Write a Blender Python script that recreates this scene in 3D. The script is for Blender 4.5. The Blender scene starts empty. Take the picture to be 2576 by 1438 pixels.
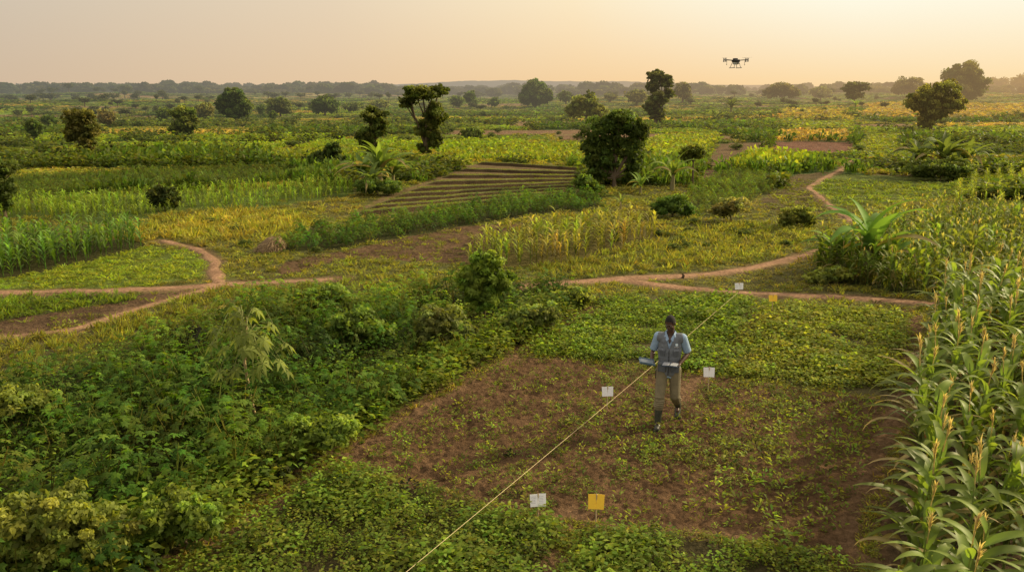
import bpy, bmesh, math, random
import numpy as np
from mathutils import Vector, Matrix
from mathutils.bvhtree import BVHTree
rng=np.random.default_rng(7); random.seed(7)
D=bpy.data; SC=bpy.context.scene; COL=SC.collection
PI=math.pi
F=2022.; P=math.atan(0.2438); CP,SP=math.cos(P),math.sin(P); CH=5.25
GF=np.array([1.56,1.42,1.08])

# ---------------------------------------------------------------- helpers
def tag(o,label,cat,group=None,kind=None):
    o['label']=label; o['category']=cat
    if group: o['group']=group
    if kind: o['kind']=kind
    return o
def link(name,me,parent=None):
    o=D.objects.new(name,me); COL.objects.link(o)
    if parent: o.parent=parent
    return o
def empty(name,loc=(0,0,0),rz=0):
    o=D.objects.new(name,None); COL.objects.link(o); o.location=loc; o.rotation_euler=(0,0,rz); o.empty_display_size=.2
    return o
def hsh(ix,iy,s=0):
    n=(ix*374761393+iy*668265263+s*1442695041)&0xffffffff
    n=((n^(n>>13))*1274126177)&0xffffffff
    return ((n^(n>>16))&0xffff)/65535.
def vn(x,y,s=0):
    x=np.asarray(x,float); y=np.asarray(y,float)
    ix=np.floor(x).astype(np.int64); iy=np.floor(y).astype(np.int64)
    fx=x-ix; fy=y-iy; fx=fx*fx*(3-2*fx); fy=fy*fy*(3-2*fy)
    a=hsh(ix,iy,s); b=hsh(ix+1,iy,s); c=hsh(ix,iy+1,s); d=hsh(ix+1,iy+1,s)
    return (a*(1-fx)+b*fx)*(1-fy)+(c*(1-fx)+d*fx)*fy
def fbm(x,y,s=0,o=4):
    r=0; a=.5; t=0
    for i in range(o):
        r=r+a*vn(x*2**i,y*2**i,s+i*17); t+=a; a*=.5
    return r/t
def hgt(x,y):
    x=np.asarray(x,float); y=np.asarray(y,float); d=np.hypot(x,y)
    a=np.clip((d-50)/160,0,1)
    far=a*.0080*np.minimum(d,900)*(fbm(x/85,y/85,3,3)-.5)*2
    near=.10*(fbm(x/3.5,y/3.5,5,3)-.5)
    return far+near
def G(px,py):
    dx=(px-1288)/F; v=-(py-719)/F
    dy=CP+v*SP; dz=-SP+v*CP
    z=0.
    for i in range(8):
        t=(CH-z)/(-dz); z=float(hgt(dx*t,dy*t))
    return (dx*t,dy*t,z,t)
def proj(x,y,z):
    y=np.asarray(y,float); zc=y*CP-(z-CH)*SP; zc=np.maximum(zc,.01)
    v=(y*SP+(z-CH)*CP)/zc
    return 1288+F*x/zc, 719-F*v
def PW(poly): return np.array([G(a,b)[:2] for a,b in poly])
def inpoly(x,y,p):
    c=np.zeros(x.shape,bool); n=len(p); j=n-1
    for i in range(n):
        xi,yi=p[i]; xj,yj=p[j]
        t=((yi>y)!=(yj>y))&(x<(xj-xi)*(y-yi)/((yj-yi) if yj!=yi else 1e-9)+xi)
        c^=t; j=i
    return c
def segdist(x,y,pts):
    r=np.full(x.shape,1e9)
    for (ax,ay),(bx,by) in zip(pts[:-1],pts[1:]):
        L=(bx-ax)**2+(by-ay)**2+1e-9
        t=np.clip(((x-ax)*(bx-ax)+(y-ay)*(by-ay))/L,0,1)
        r=np.minimum(r,np.hypot(x-ax-t*(bx-ax),y-ay-t*(by-ay)))
    return r
def nrm(v): return v/np.maximum(np.linalg.norm(v,axis=-1,keepdims=True),1e-9)

class Acc:
    def __init__(s): s.V=[];s.Q=[];s.C=[];s.n=0
    def raw(s,V,Q,C):
        s.V.append(V);s.Q.append(Q+s.n);s.C.append(C);s.n+=len(V)
    def inst(s,pr,pos,rot,scl,col):
        if len(pos)==0: return
        V,Q,C=pr; k=len(pos); n=len(V)
        scl=np.asarray(scl,float)
        if scl.ndim==1: scl=np.repeat(scl[:,None],3,1)
        c=np.cos(rot)[:,None]; sn=np.sin(rot)[:,None]
        X=V[None,:,0]*scl[:,0:1]; Y=V[None,:,1]*scl[:,1:2]; Z=V[None,:,2]*scl[:,2:3]
        VV=np.stack([X*c-Y*sn+pos[:,0:1],X*sn+Y*c+pos[:,1:2],Z+pos[:,2:3]],2).reshape(-1,3)
        CC=(C[None]*col[:,None,:]).reshape(-1,3)
        QQ=(Q[None]+(np.arange(k)*n)[:,None,None]).reshape(-1,4)
        s.raw(VV,QQ,CC)
    def get(s): return np.concatenate(s.V),np.concatenate(s.Q),np.concatenate(s.C)
QT=0
def mesh_np(name,V,Q,C,mat,smooth=False):
    global QT
    me=D.meshes.new(name); nv=len(V); nq=len(Q); QT+=nq
    me.vertices.add(nv); me.vertices.foreach_set('co',V.astype(np.float32).ravel())
    me.loops.add(nq*4); me.loops.foreach_set('vertex_index',Q.astype(np.int32).ravel())
    me.polygons.add(nq); me.polygons.foreach_set('loop_start',np.arange(0,nq*4,4,dtype=np.int32))
    try: me.polygons.foreach_set('loop_total',np.full(nq,4,dtype=np.int32))
    except Exception: pass
    me.update(calc_edges=True)
    a=me.color_attributes.new(name='col',type='FLOAT_COLOR',domain='POINT')
    a.data.foreach_set('color',np.concatenate([np.clip(C,0,1),np.ones((nv,1))],1).astype(np.float32).ravel())
    if smooth: me.polygons.foreach_set('use_smooth',np.ones(nq,bool))
    me.materials.append(mat); return me
def merge(L):
    a=Acc()
    for l in L: a.raw(*l)
    return a.get()
def leaves(Pp,Dr,L,Wd,N=None,droop=0.,c=None):
    n=len(Pp); d=nrm(Dr)
    if N is None: N=np.tile([0,0,1.],(n,1))+rng.normal(0,.4,(n,3))
    S=nrm(np.cross(d,N)); L=np.broadcast_to(np.asarray(L,float),(n,))[:,None]; Wd=np.broadcast_to(np.asarray(Wd,float),(n,))[:,None]
    mid=Pp+d*L*.48; tip=Pp+d*L; tip[:,2]-=(droop*L)[:,0]
    V=np.stack([Pp,mid+S*Wd/2,tip,mid-S*Wd/2],1).reshape(-1,3)
    if c is None: c=np.ones((n,3))
    return V,np.arange(n*4).reshape(n,4),np.repeat(c,4,0)
def tube(pts,rad,k=6,c=(1,1,1)):
    pts=np.array(pts,float); n=len(pts); V=[];Q=[]
    for i in range(n):
        d=nrm(pts[min(i+1,n-1)]-pts[max(i-1,0)]); a=np.array([1,0,0]) if abs(d[0])<.8 else np.array([0,1,0])
        u=nrm(np.cross(d,a)); v=np.cross(d,u)
        for j in range(k):
            t=2*PI*j/k; V.append(pts[i]+rad[i]*(math.cos(t)*u+math.sin(t)*v))
    for i in range(n-1):
        for j in range(k): Q.append([i*k+j,i*k+(j+1)%k,(i+1)*k+(j+1)%k,(i+1)*k+j])
    V=np.array(V); return V,np.array(Q),np.tile(np.array(c,float),(len(V),1))
def strip(P0,az,L,Wd,e0,e1,ns,fold=.25,c0=(1,1,1),c1=None,jag=0,taper=.5):
    c1=c1 if c1 is not None else c0; V=[];Q=[];C=[]
    p=np.array(P0,float); rd=np.array([math.cos(az),math.sin(az),0]); sd=np.array([-math.sin(az),math.cos(az),0])
    tw=random.uniform(-.6,.6)
    for i in range(ns+1):
        t=i/ns; e=e0+(e1-e0)*t**1.2
        d=rd*math.cos(e)+np.array([0,0,1.])*math.sin(e); up=-rd*math.sin(e)+np.array([0,0,1.])*math.cos(e)
        w=Wd*.5*(min(1,.45+t*2.2))*(1-t**(1/taper*1.1))+.002
        s2=nrm(sd*math.cos(tw*t)+up*math.sin(tw*t)); 
        wl=w*(1-jag*random.random()); wr=w*(1-jag*random.random())
        V+= [p-s2*wl+up*fold*w,p.copy(),p+s2*wr+up*fold*w]
        cc=np.array(c0)*(1-t)+np.array(c1)*t; C+=[cc*.95,cc*1.3,cc]
        if i<ns:
            b=3*i; Q+=[[b,b+1,b+4,b+3],[b+1,b+2,b+5,b+4]]
        p=p+d*L/ns
    return np.array(V),np.array(Q),np.array(C)

# ---------------------------------------------------------------- materials
def hazewrap(nt,shader,out):  # aerial haze painted into the material: glowing haze colour mixed in with distance
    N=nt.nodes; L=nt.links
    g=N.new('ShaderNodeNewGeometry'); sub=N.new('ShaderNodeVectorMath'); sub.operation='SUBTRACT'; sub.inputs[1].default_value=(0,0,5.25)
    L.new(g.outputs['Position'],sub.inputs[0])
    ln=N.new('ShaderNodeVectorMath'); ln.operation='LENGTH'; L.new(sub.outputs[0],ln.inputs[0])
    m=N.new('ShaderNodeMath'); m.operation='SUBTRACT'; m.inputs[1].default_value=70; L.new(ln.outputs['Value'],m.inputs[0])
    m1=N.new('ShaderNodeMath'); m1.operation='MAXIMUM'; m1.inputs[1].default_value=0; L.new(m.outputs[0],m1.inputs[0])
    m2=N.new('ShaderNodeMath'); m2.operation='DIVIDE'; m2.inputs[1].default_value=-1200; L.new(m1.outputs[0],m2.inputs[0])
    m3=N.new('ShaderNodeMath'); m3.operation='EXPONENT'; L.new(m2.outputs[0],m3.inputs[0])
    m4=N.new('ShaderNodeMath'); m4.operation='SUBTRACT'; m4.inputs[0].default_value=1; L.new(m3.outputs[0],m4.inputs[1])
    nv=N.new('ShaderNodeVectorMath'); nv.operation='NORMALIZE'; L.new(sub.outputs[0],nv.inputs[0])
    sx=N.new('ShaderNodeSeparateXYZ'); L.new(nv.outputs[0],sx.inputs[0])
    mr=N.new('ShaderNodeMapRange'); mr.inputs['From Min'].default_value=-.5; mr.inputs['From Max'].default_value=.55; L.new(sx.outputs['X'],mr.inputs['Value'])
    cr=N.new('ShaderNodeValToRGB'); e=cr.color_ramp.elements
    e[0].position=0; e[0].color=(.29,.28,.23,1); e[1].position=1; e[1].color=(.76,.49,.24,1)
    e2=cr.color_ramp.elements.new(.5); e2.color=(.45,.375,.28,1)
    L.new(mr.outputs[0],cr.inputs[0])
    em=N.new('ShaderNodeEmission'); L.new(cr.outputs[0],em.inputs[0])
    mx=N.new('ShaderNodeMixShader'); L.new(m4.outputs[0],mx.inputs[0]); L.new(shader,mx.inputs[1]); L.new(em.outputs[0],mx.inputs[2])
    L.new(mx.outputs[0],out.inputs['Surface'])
def newmat(name):
    m=D.materials.new(name); m.use_nodes=True; nt=m.node_tree; nt.nodes.clear()
    out=nt.nodes.new('ShaderNodeOutputMaterial'); return m,nt,out
def foliage(name,trans=.42,rough=.6,spec=.14):
    m,nt,out=newmat(name); N=nt.nodes; L=nt.links
    at=N.new('ShaderNodeAttribute'); at.attribute_name='col'
    p=N.new('ShaderNodeBsdfPrincipled'); p.inputs['Roughness'].default_value=rough; p.inputs['Specular IOR Level'].default_value=spec
    L.new(at.outputs['Color'],p.inputs['Base Color'])
    if trans>0:
        mu=N.new('ShaderNodeMix'); mu.data_type='RGBA'; mu.blend_type='MULTIPLY'; mu.inputs[0].default_value=1; mu.inputs[7].default_value=(1.85,1.75,.7,1)
        L.new(at.outputs['Color'],mu.inputs[6])
        tr=N.new('ShaderNodeBsdfTranslucent'); L.new(mu.outputs[2],tr.inputs['Color'])
        mx=N.new('ShaderNodeMixShader'); mx.inputs[0].default_value=trans; L.new(p.outputs[0],mx.inputs[1]); L.new(tr.outputs[0],mx.inputs[2])
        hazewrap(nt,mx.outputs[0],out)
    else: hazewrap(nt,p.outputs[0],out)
    return m
def groundmat(name,bump=.9):
    m,nt,out=newmat(name); N=nt.nodes; L=nt.links
    at=N.new('ShaderNodeAttribute'); at.attribute_name='col'
    g=N.new('ShaderNodeNewGeometry')
    def noise(sc,det):
        n=N.new('ShaderNodeTexNoise'); n.inputs['Scale'].default_value=sc; n.inputs['Detail'].default_value=det; n.inputs['Roughness'].default_value=.65
        L.new(g.outputs['Position'],n.inputs['Vector']); return n
    a=noise(.9,8); b=noise(11,6); cc=noise(42,3)
    def mr(n,lo,hi):
        r=N.new('ShaderNodeMapRange'); r.inputs['From Min'].default_value=.25; r.inputs['From Max'].default_value=.75; r.inputs['To Min'].default_value=lo; r.inputs['To Max'].default_value=hi
        L.new(n.outputs['Fac'],r.inputs['Value']); return r.outputs[0]
    x=N.new('ShaderNodeMath'); x.operation='MULTIPLY'; L.new(mr(a,.65,1.35),x.inputs[0]); L.new(mr(b,.45,1.45),x.inputs[1])
    y=N.new('ShaderNodeVectorMath'); y.operation='SCALE'; L.new(at.outputs['Color'],y.inputs[0]); L.new(x.outputs[0],y.inputs['Scale'])
    p=N.new('ShaderNodeBsdfPrincipled'); p.inputs['Roughness'].default_value=.95; p.inputs['Specular IOR Level'].default_value=.05
    L.new(y.outputs[0],p.inputs['Base Color'])
    ad=N.new('ShaderNodeMath'); ad.operation='MULTIPLY_ADD'; ad.inputs[1].default_value=.35; L.new(cc.outputs['Fac'],ad.inputs[0]); L.new(b.outputs['Fac'],ad.inputs[2])
    bp=N.new('ShaderNodeBump'); bp.inputs['Strength'].default_value=bump; bp.inputs['Distance'].default_value=.13; L.new(ad.outputs[0],bp.inputs['Height']); L.new(bp.outputs[0],p.inputs['Normal'])
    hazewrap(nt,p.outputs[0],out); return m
def plain(name,c,rough=.7,metal=0,var=.25,scale=30):
    m,nt,out=newmat(name); N=nt.nodes; L=nt.links
    p=N.new('ShaderNodeBsdfPrincipled'); p.inputs['Roughness'].default_value=rough; p.inputs['Metallic'].default_value=metal
    tc=N.new('ShaderNodeTexCoord'); n=N.new('ShaderNodeTexNoise'); n.inputs['Scale'].default_value=scale; n.inputs['Detail'].default_value=5
    L.new(tc.outputs['Object'],n.inputs['Vector'])
    r=N.new('ShaderNodeValToRGB'); e=r.color_ramp.elements; e[0].position=.3; e[1].position=.7
    e[0].color=(*[q*(1-var) for q in c],1); e[1].color=(*[min(1,q*(1+var)) for q in c],1)
    L.new(n.outputs['Fac'],r.inputs[0]); L.new(r.outputs[0],p.inputs['Base Color'])
    bp=N.new('ShaderNodeBump'); bp.inputs['Strength'].default_value=.2; bp.inputs['Distance'].default_value=.005; L.new(n.outputs['Fac'],bp.inputs['Height']); L.new(bp.outputs[0],p.inputs['Normal'])
    L.new(p.outputs[0],out.inputs['Surface']); return m
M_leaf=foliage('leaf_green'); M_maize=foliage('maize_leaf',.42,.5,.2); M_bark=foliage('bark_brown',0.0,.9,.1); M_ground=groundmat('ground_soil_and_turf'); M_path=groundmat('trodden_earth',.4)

# ---------------------------------------------------------------- layout (zones of the land)
SOIL=(.145,.088,.047); REDP=(.32,.195,.12); DK=(.055,.058,.02)
paths={
 'left':([(-300,742),(0,736),(250,734),(450,726),(560,714),(700,712),(860,700)],.66),
 'lfork':([(548,712),(540,680),(545,660),(515,632),(400,604)],.5),
 'lsoil':([(-300,880),(0,848),(200,830),(330,780),(560,716)],.4),
 'mid':([(1300,722),(1430,712),(1560,702),(1700,696),(1830,685),(1960,660),(2030,640),(2140,612)],.62),
 'mid2':([(1560,704),(1650,718),(1900,740),(2100,746),(2330,764),(2600,790)],.6),
 'farr':([(2150,560),(2095,525),(2070,500),(2030,472),(2072,450),(2110,432),(2140,408),(2120,395)],.5),
 'farc':([(1870,392),(1935,356),(1950,340)],.6)}
soilstrips=[([(1500,775),(1290,890),(1060,1020),(830,1160),(600,1310),(400,1450)],.24),
 ([(2300,780),(2295,860),(2285,1000),(2215,1150),(2180,1300),(2150,1500)],.22),
 ([(1380,1450),(1430,1320),(1440,1290)],.16),([(1700,1010),(1780,930),(1850,860),(1905,770)],.14),([(840,1165),(1160,1250),(1430,1312),(1900,1350)],.11),([(1290,888),(1560,918),(1840,952),(2280,1012)],.08)]
pathsW={k:(PW(v[0]),v[1]) for k,v in paths.items()}
stripsW=[(PW(a),w) for a,w in soilstrips]
Z={}
def zone(n,poly,gc,grass=0.,gh=.2,gcol=(.12,.15,.035)): Z[n]=dict(p=PW(poly),gc=np.array(gc),grass=grass,gh=gh,gcol=np.array(gcol))
zone('pasture',[(-200,740),(0,730),(300,724),(520,700),(535,650),(480,628),(380,620),(200,660),(0,700),(-200,715)],(.13,.17,.035),1.,.11,(.165,.235,.04))
zone('leftsoil',[(-200,880),(0,850),(200,835),(380,770),(560,724),(320,740),(-200,760)],(.13,.085,.05),.15,.12)
zone('leftbeans',[(-200,835),(0,812),(150,785),(330,752),(300,740),(0,746),(-200,750)],(.08,.085,.03),1.,.20,(.11,.18,.035))
zone('leftweeds',[(-200,950),(0,935),(300,860),(560,760),(700,735),(560,722),(330,790),(0,860),(-200,880)],(.13,.12,.05),.8,.22,(.15,.18,.052))
zone('fallow',[(560,722),(860,702),(1100,700),(1290,720),(1100,745),(700,770),(560,770)],(.13,.12,.05),.8,.18,(.13,.165,.048))
zone('drygrass',[(290,600),(420,545),(600,525),(760,540),(800,570),(640,600),(420,610)],(.15,.165,.05),1.,.30,(.18,.195,.058))
zone('ploughed',[(690,700),(860,650),(1020,655),(1160,665),(1260,600),(1330,560),(1120,575),(900,625),(700,660)],(.14,.09,.05),.2,.13)
zone('cassavaband',[(680,635),(860,628),(1080,585),(1300,548),(1510,525),(1510,492),(1300,505),(1060,540),(900,568),(740,600)],DK)
zone('terrace',[(1200,410),(1495,428),(1440,490),(1280,505),(1000,540),(870,545),(960,495)],(.17,.125,.062),.0,.15)
zone('scrub',[(1500,640),(1700,590),(1900,560),(2040,560),(2040,620),(1950,650),(1700,680),(1430,700),(1300,690),(1400,660)],(.15,.16,.05),1.,.24,(.15,.178,.055))
zone('seedsoil',[(1740,480),(1800,362),(1935,357),(1850,415),(1800,440)],(.16,.11,.06),.25,.12)
zone('redplot',[(1940,390),(2146,388),(2146,357),(1945,356)],(.18,.095,.06))
zone('plotbrown',[(1905,520),(1990,440),(2085,432),(2030,470),(2070,505),(2085,530),(2000,540)],(.13,.10,.05),.45,.15)
zone('plotgreen',[(2095,520),(2040,475),(2110,436),(2400,450),(2400,500)],(.12,.15,.035),.9,.17,(.13,.19,.035))
zone('groundnut1',[(1500,758),(1600,745),(1890,757),(1850,850),(1835,948),(1560,915),(1300,885),(1400,830)],(.10,.09,.04))
zone('groundnut2',[(1915,765),(2305,795),(2290,1010),(2060,975),(1850,945),(1870,850)],(.10,.09,.04))
zone('seedlings',[(1300,893),(1560,922),(1840,955),(2060,985),(2290,1020),(2210,1180),(2165,1438),(2100,1400),(1800,1335),(1440,1308),(1165,1245),(845,1160),(1060,1022)],SOIL)
zone('lowerplot',[(835,1172),(1160,1256),(1425,1316),(1400,1438),(1370,1600),(300,1600),(450,1438),(660,1290)],(.07,.06,.028))
zone('lowerplot2',[(1480,1340),(1760,1345),(2090,1410),(2200,1460),(2200,1600),(1370,1600),(1420,1438)],(.07,.06,.028))
zone('cassava',[(-500,1150),(0,985),(280,895),(560,810),(700,770),(1100,745),(1300,725),(1490,770),(1285,885),(1055,1015),(825,1155),(590,1300),(395,1438),(200,1650),(-900,1650)],DK)
zone('maizeright',[(2185,1700),(2230,1300),(2310,1000),(2340,790),(2500,800),(2900,900),(3200,1700)],(.10,.07,.04))
zone('maizemid',[(2030,695),(2290,742),(2600,780),(3000,760),(2900,560),(2500,545),(2290,572),(2150,598)],(.09,.10,.035))
zone('maizeleft',[(-200,722),(0,699),(120,680),(250,652),(380,620),(330,600),(150,612),(-200,630)],(.06,.06,.022))
zone('maizeyellow',[(1150,672),(1350,672),(1500,645),(1650,603),(1640,572),(1450,575),(1250,605)],(.14,.12,.04))
zn=list(Z)
PT=[dict(g=(.06,.095,.028),h=1.0,c=(.055,.105,.028)),dict(g=(.13,.18,.038),h=.5,c=(.125,.20,.036)),dict(g=(.23,.20,.085),h=.4,c=(.235,.21,.088)),
    dict(g=(.18,.115,.065),h=.0,c=(.2,.15,.08)),dict(g=(.10,.135,.038),h=.28,c=(.10,.15,.036)),dict(g=(.16,.17,.05),h=.3,c=(.165,.19,.052))]
PTp=np.cumsum([.19,.23,.12,.14,.19,.13])
def parcel(x,y):
    a=.12; u=x*math.cos(a)+y*math.sin(a)+14*(fbm(x/50,y/50,21,3)-.5); v=-x*math.sin(a)+y*math.cos(a)+14*(fbm(x/60,y/60,22,3)-.5)
    V0=12.
    iv=np.floor(v/V0).astype(np.int64); u2=u/22+hsh(iv,iv*0+3,9)*7
    iu=np.floor(u2).astype(np.int64)
    r=hsh(iu,iv,31); fu=(u2-iu); fv=v/V0-iv
    edge=np.minimum(np.minimum(fu,1-fu)*22,np.minimum(fv,1-fv)*V0)
    hedge=hsh(iu,iv,55)
    return np.minimum(np.searchsorted(PTp,r),5),edge,hsh(iu,iv,77),hedge
def zid(x,y,warp=True):
    d=np.hypot(x,y)
    if warp:
        w=.010*np.minimum(d,60)+.04
        xx=x+w*2*(fbm(x*.9,y*.9,41,3)-.5); yy=y+w*2*(fbm(x*.9,y*.9,42,3)-.5)
    else: xx,yy=x,y
    r=np.full(x.shape,-1)
    for i,k in enumerate(zn): r[inpoly(xx,yy,Z[k]['p'])]=i
    return r
def pathd(x,y):
    r=np.full(x.shape,1e9)
    for p,w in pathsW.values(): r=np.minimum(r,segdist(x,y,p)/(w*.5))
    return r

CR=[
 ('maize_crop',[(-100,565),(60,550),(250,562),(420,535),(640,528),(885,492),(885,462),(620,478),(300,488),(-100,525)],.66,(.115,.19,.038),(.11,.15,.035),'bright green maize strip left of the banana clump'),
 ('bean_crop',[(-100,520),(60,505),(300,478),(600,468),(810,452),(700,424),(400,432),(-100,455)],.5,(.07,.125,.032),(.075,.10,.032),'dark green crop strip behind the bright maize on the left'),
 ('maize_crop',[(1040,418),(1200,406),(1470,410),(1465,372),(1300,365),(1150,385)],.7,(.14,.20,.046),(.12,.15,.04),'light green maize strip just behind the terraced plot'),
 ('maize_crop',[(1625,425),(1740,395),(1815,355),(1800,340),(1630,352)],.7,(.14,.20,.048),(.13,.15,.045),'yellow green maize strip right of the large round tree'),
 ('maize_crop',[(1835,425),(2025,432),(2028,402),(1880,395)],1.0,(.15,.22,.04),(.12,.15,.04),'bright maize block in front of the red ploughed plot'),
 ('cereal_crop',[(1950,356),(2142,356),(2142,336),(1965,334)],.8,(.24,.21,.11),(.2,.18,.08),'tan ripe cereal block directly behind the red ploughed plot'),
 ('cereal_crop',[(1960,330),(2142,330),(2142,312),(1972,310)],.8,(.12,.17,.045),(.10,.13,.04),'green cereal block behind the tan ripe block'),
 ('cereal_crop',[(1950,302),(2145,303),(2145,280),(1975,278)],1.0,(.18,.18,.085),(.17,.16,.07),'pale cereal block farthest behind the red ploughed plot'),
 ('cereal_crop',[(2150,296),(2600,300),(2600,262),(2200,262)],.8,(.20,.185,.085),(.19,.17,.07),'golden grass field under the trees at the far right'),
 ('bean_crop',[(1640,545),(1740,500),(1740,478),(1790,445),(1850,428),(1985,440),(1900,520),(1800,545)],.42,(.095,.17,.034),(.08,.09,.03),'leafy green bean plot beside the brown seedling plot'),
 ('bean_crop',[(2150,395),(2260,400),(2280,340),(2160,332)],.4,(.13,.18,.04),(.11,.13,.04),'low green crop right of the red ploughed plot'),
 ('scrub_crop',[(640,385),(900,372),(1030,395),(900,425),(700,415)],.5,(.12,.17,.04),(.10,.13,.035),'green scrubby crop left of the stacked dark trees'),
]
CRW=[PW(c[1]) for c in CR]
def crid(x,y):
    xx=x+.6*2*(fbm(x*.3,y*.3,51,2)-.5); yy=y+.6*2*(fbm(x*.3,y*.3,52,2)-.5)
    r=np.full(x.shape,-1)
    for i,p in enumerate(CRW): r[inpoly(xx,yy,p)]=i
    return r

# ---------------------------------------------------------------- ground sheet
def gcolor(x,y):
    d=np.hypot(x,y); n1=fbm(x*.35,y*.35,61,4)[:,None]; n2=fbm(x*2.2,y*2.2,62,3)[:,None]
    base=np.array([.135,.155,.045])*(1-n1)+np.array([.13,.11,.05])*n1
    base=base*(.7+.6*n2)
    pt,edge,rv,hd=parcel(x,y)
    pg=np.array([p['g'] for p in PT])[pt]*(.85+.4*rv[:,None]); pg[edge<.6]=np.array([.16,.13,.06])
    f=np.clip((d-46)/8,0,1)[:,None]
    c=base*(1-f)+pg*f*1.2
    z=zid(x,y)
    for i,k in enumerate(zn):
        m=z==i; c[m]=Z[k]['gc']*(.7+.6*n2[m])
    cr=crid(x,y)
    m=(cr>=0)&(z<0)
    if m.any(): c[m]=np.array([cc[4] for cc in CR])[cr[m]]
    for p,w in stripsW:
        s=segdist(x,y,p)/w+(n2[:,0]-.5)*1.4; q=np.clip(1.5-s,0,1)[:,None]; c=c*(1-q)+np.array([.20,.125,.07])*(.75+.5*n2)*q
    s=pathd(x,y)+(n2[:,0]-.5)*1.2; q=np.clip(1.7-s,0,1)[:,None]*.7; c=c*(1-q)+np.array(REDP)*.75*q
    return c
ang=np.concatenate([np.linspace(-math.radians(180),-math.radians(42),40)[:-1],np.linspace(-math.radians(42),math.radians(42),640),np.linspace(math.radians(42),math.radians(180),40)[1:]])
rad=np.concatenate([np.geomspace(.4,6,25)[:-1],np.geomspace(6,60,620)[:-1],np.geomspace(60,9000,260)])
A_,R_=np.meshgrid(ang,rad); gx=(R_*np.sin(A_)).ravel(); gy=(R_*np.cos(A_)).ravel()
gz=hgt(gx,gy); gzid=zid(gx,gy)
cl=(fbm(gx*5,gy*5,71,3)-.5)*.7+.8*(fbm(gx*14,gy*14,72,2)-.5); amp=np.where(np.isin(gzid,[zn.index('seedlings'),zn.index('ploughed'),zn.index('leftsoil')]),.08,.035)
gz=gz+cl*amp*np.clip((60-np.hypot(gx,gy))/20,0,1)
na=len(ang); nr=len(rad)
ii,jj=np.meshgrid(np.arange(nr-1),np.arange(na-1),indexing='ij'); b=(ii*na+jj).ravel()
Qg=np.stack([b,b+na,b+na+1,b+1],1)[:, ::-1]
me=mesh_np('ground',np.stack([gx,gy,gz],1),Qg,gcolor(gx,gy),M_ground,True)
tag(link('ground',me),'patchwork farmland of soil, turf and crop plots reaching the hazy horizon','ground',kind='structure')

def ribbon(name,pw,w,label,zoff=.015,col=REDP,mat=None):
    pts=[]; 
    for a,b2 in zip(pw[:-1],pw[1:]):
        n=max(2,int(np.linalg.norm(b2-a)/.25))
        for i in range(n): pts.append(a+(b2-a)*i/n)
    pts=np.array(pts)
    for _ in range(12): pts[1:-1]=(pts[:-2]+pts[1:-1]*2+pts[2:])/4
    t=nrm(np.gradient(pts,axis=0)); nn=np.stack([-t[:,1],t[:,0]],1); K=7; V=[];C=[]
    dd=np.hypot(pts[:,0],pts[:,1])
    for k in range(K):
        u=(k/(K-1)-.5)
        wob=(1+.85*(fbm(pts[:,0]*1.3+k*.1,pts[:,1]*1.3,81 if u<0 else 82,3)-.5)*2)
        q=pts+nn*(u*w*wob)[:,None]
        z=hgt(q[:,0],q[:,1])+zoff+.0007*dd-abs(u)*2*.03
        if abs(u)>.45: z-=.05
        V.append(np.stack([q[:,0],q[:,1],z],1)); n=fbm(q[:,0]*3,q[:,1]*3,83,3)[:,None]
        c=np.tile(col,(len(q),1))*(.7+.6*n); 
        if abs(u)>.3: c=c*.6+np.array([.11,.11,.035])*.4
        C.append(c)
    V=np.stack(V,1).reshape(-1,3); C=np.stack(C,1).reshape(-1,3); n=len(pts)
    i2,j2=np.meshgrid(np.arange(n-1),np.arange(K-1),indexing='ij'); b=(i2*K+j2).ravel()
    me=mesh_np(name,V,np.stack([b,b+1,b+K+1,b+K],1),C,mat or M_path,True)
    return tag(link(name,me),label,'path',kind='structure')
pl={'left':'red earth footpath crossing the left edge below the maize','lfork':'red footpath branch curling up beside the left pasture','lsoil':'faint earth track along the bare soil at the left',
 'mid':'red earth footpath rising right behind the groundnut plots','mid2':'red earth footpath running right past the white and yellow markers','farr':'pale winding footpath through the far right plots','farc':'short pale footpath by the red ploughed plot'}
for k,(p,w) in pathsW.items(): ribbon('path',p,w,pl[k])

# ---------------------------------------------------------------- plant prototypes
def R_(a,b,n=None): return rng.uniform(a,b,n)
def p_cassava(seed):
    random.seed(seed); parts=[]
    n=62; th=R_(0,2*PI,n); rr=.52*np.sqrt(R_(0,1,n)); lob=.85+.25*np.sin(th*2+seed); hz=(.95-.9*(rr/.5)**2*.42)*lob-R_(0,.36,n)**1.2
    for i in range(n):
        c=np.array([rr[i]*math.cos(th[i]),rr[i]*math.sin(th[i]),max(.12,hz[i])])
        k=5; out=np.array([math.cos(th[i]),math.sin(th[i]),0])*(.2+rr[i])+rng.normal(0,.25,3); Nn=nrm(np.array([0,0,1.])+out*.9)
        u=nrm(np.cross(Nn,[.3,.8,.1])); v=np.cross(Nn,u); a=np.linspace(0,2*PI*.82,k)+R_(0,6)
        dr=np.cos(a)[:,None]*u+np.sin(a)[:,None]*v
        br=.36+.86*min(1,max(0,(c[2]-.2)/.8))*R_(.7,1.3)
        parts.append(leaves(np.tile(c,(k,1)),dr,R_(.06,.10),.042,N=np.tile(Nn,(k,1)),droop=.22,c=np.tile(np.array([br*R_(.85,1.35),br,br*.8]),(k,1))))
    for i in range(3):
        a=R_(0,6.28); parts.append(tube([(0,0,0),(.1*math.cos(a),.1*math.sin(a),.4),(.25*math.cos(a),.25*math.sin(a),.8)],[.015,.012,.006],4,(1.6,.9,1.2)))
    return merge(parts)
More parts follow.
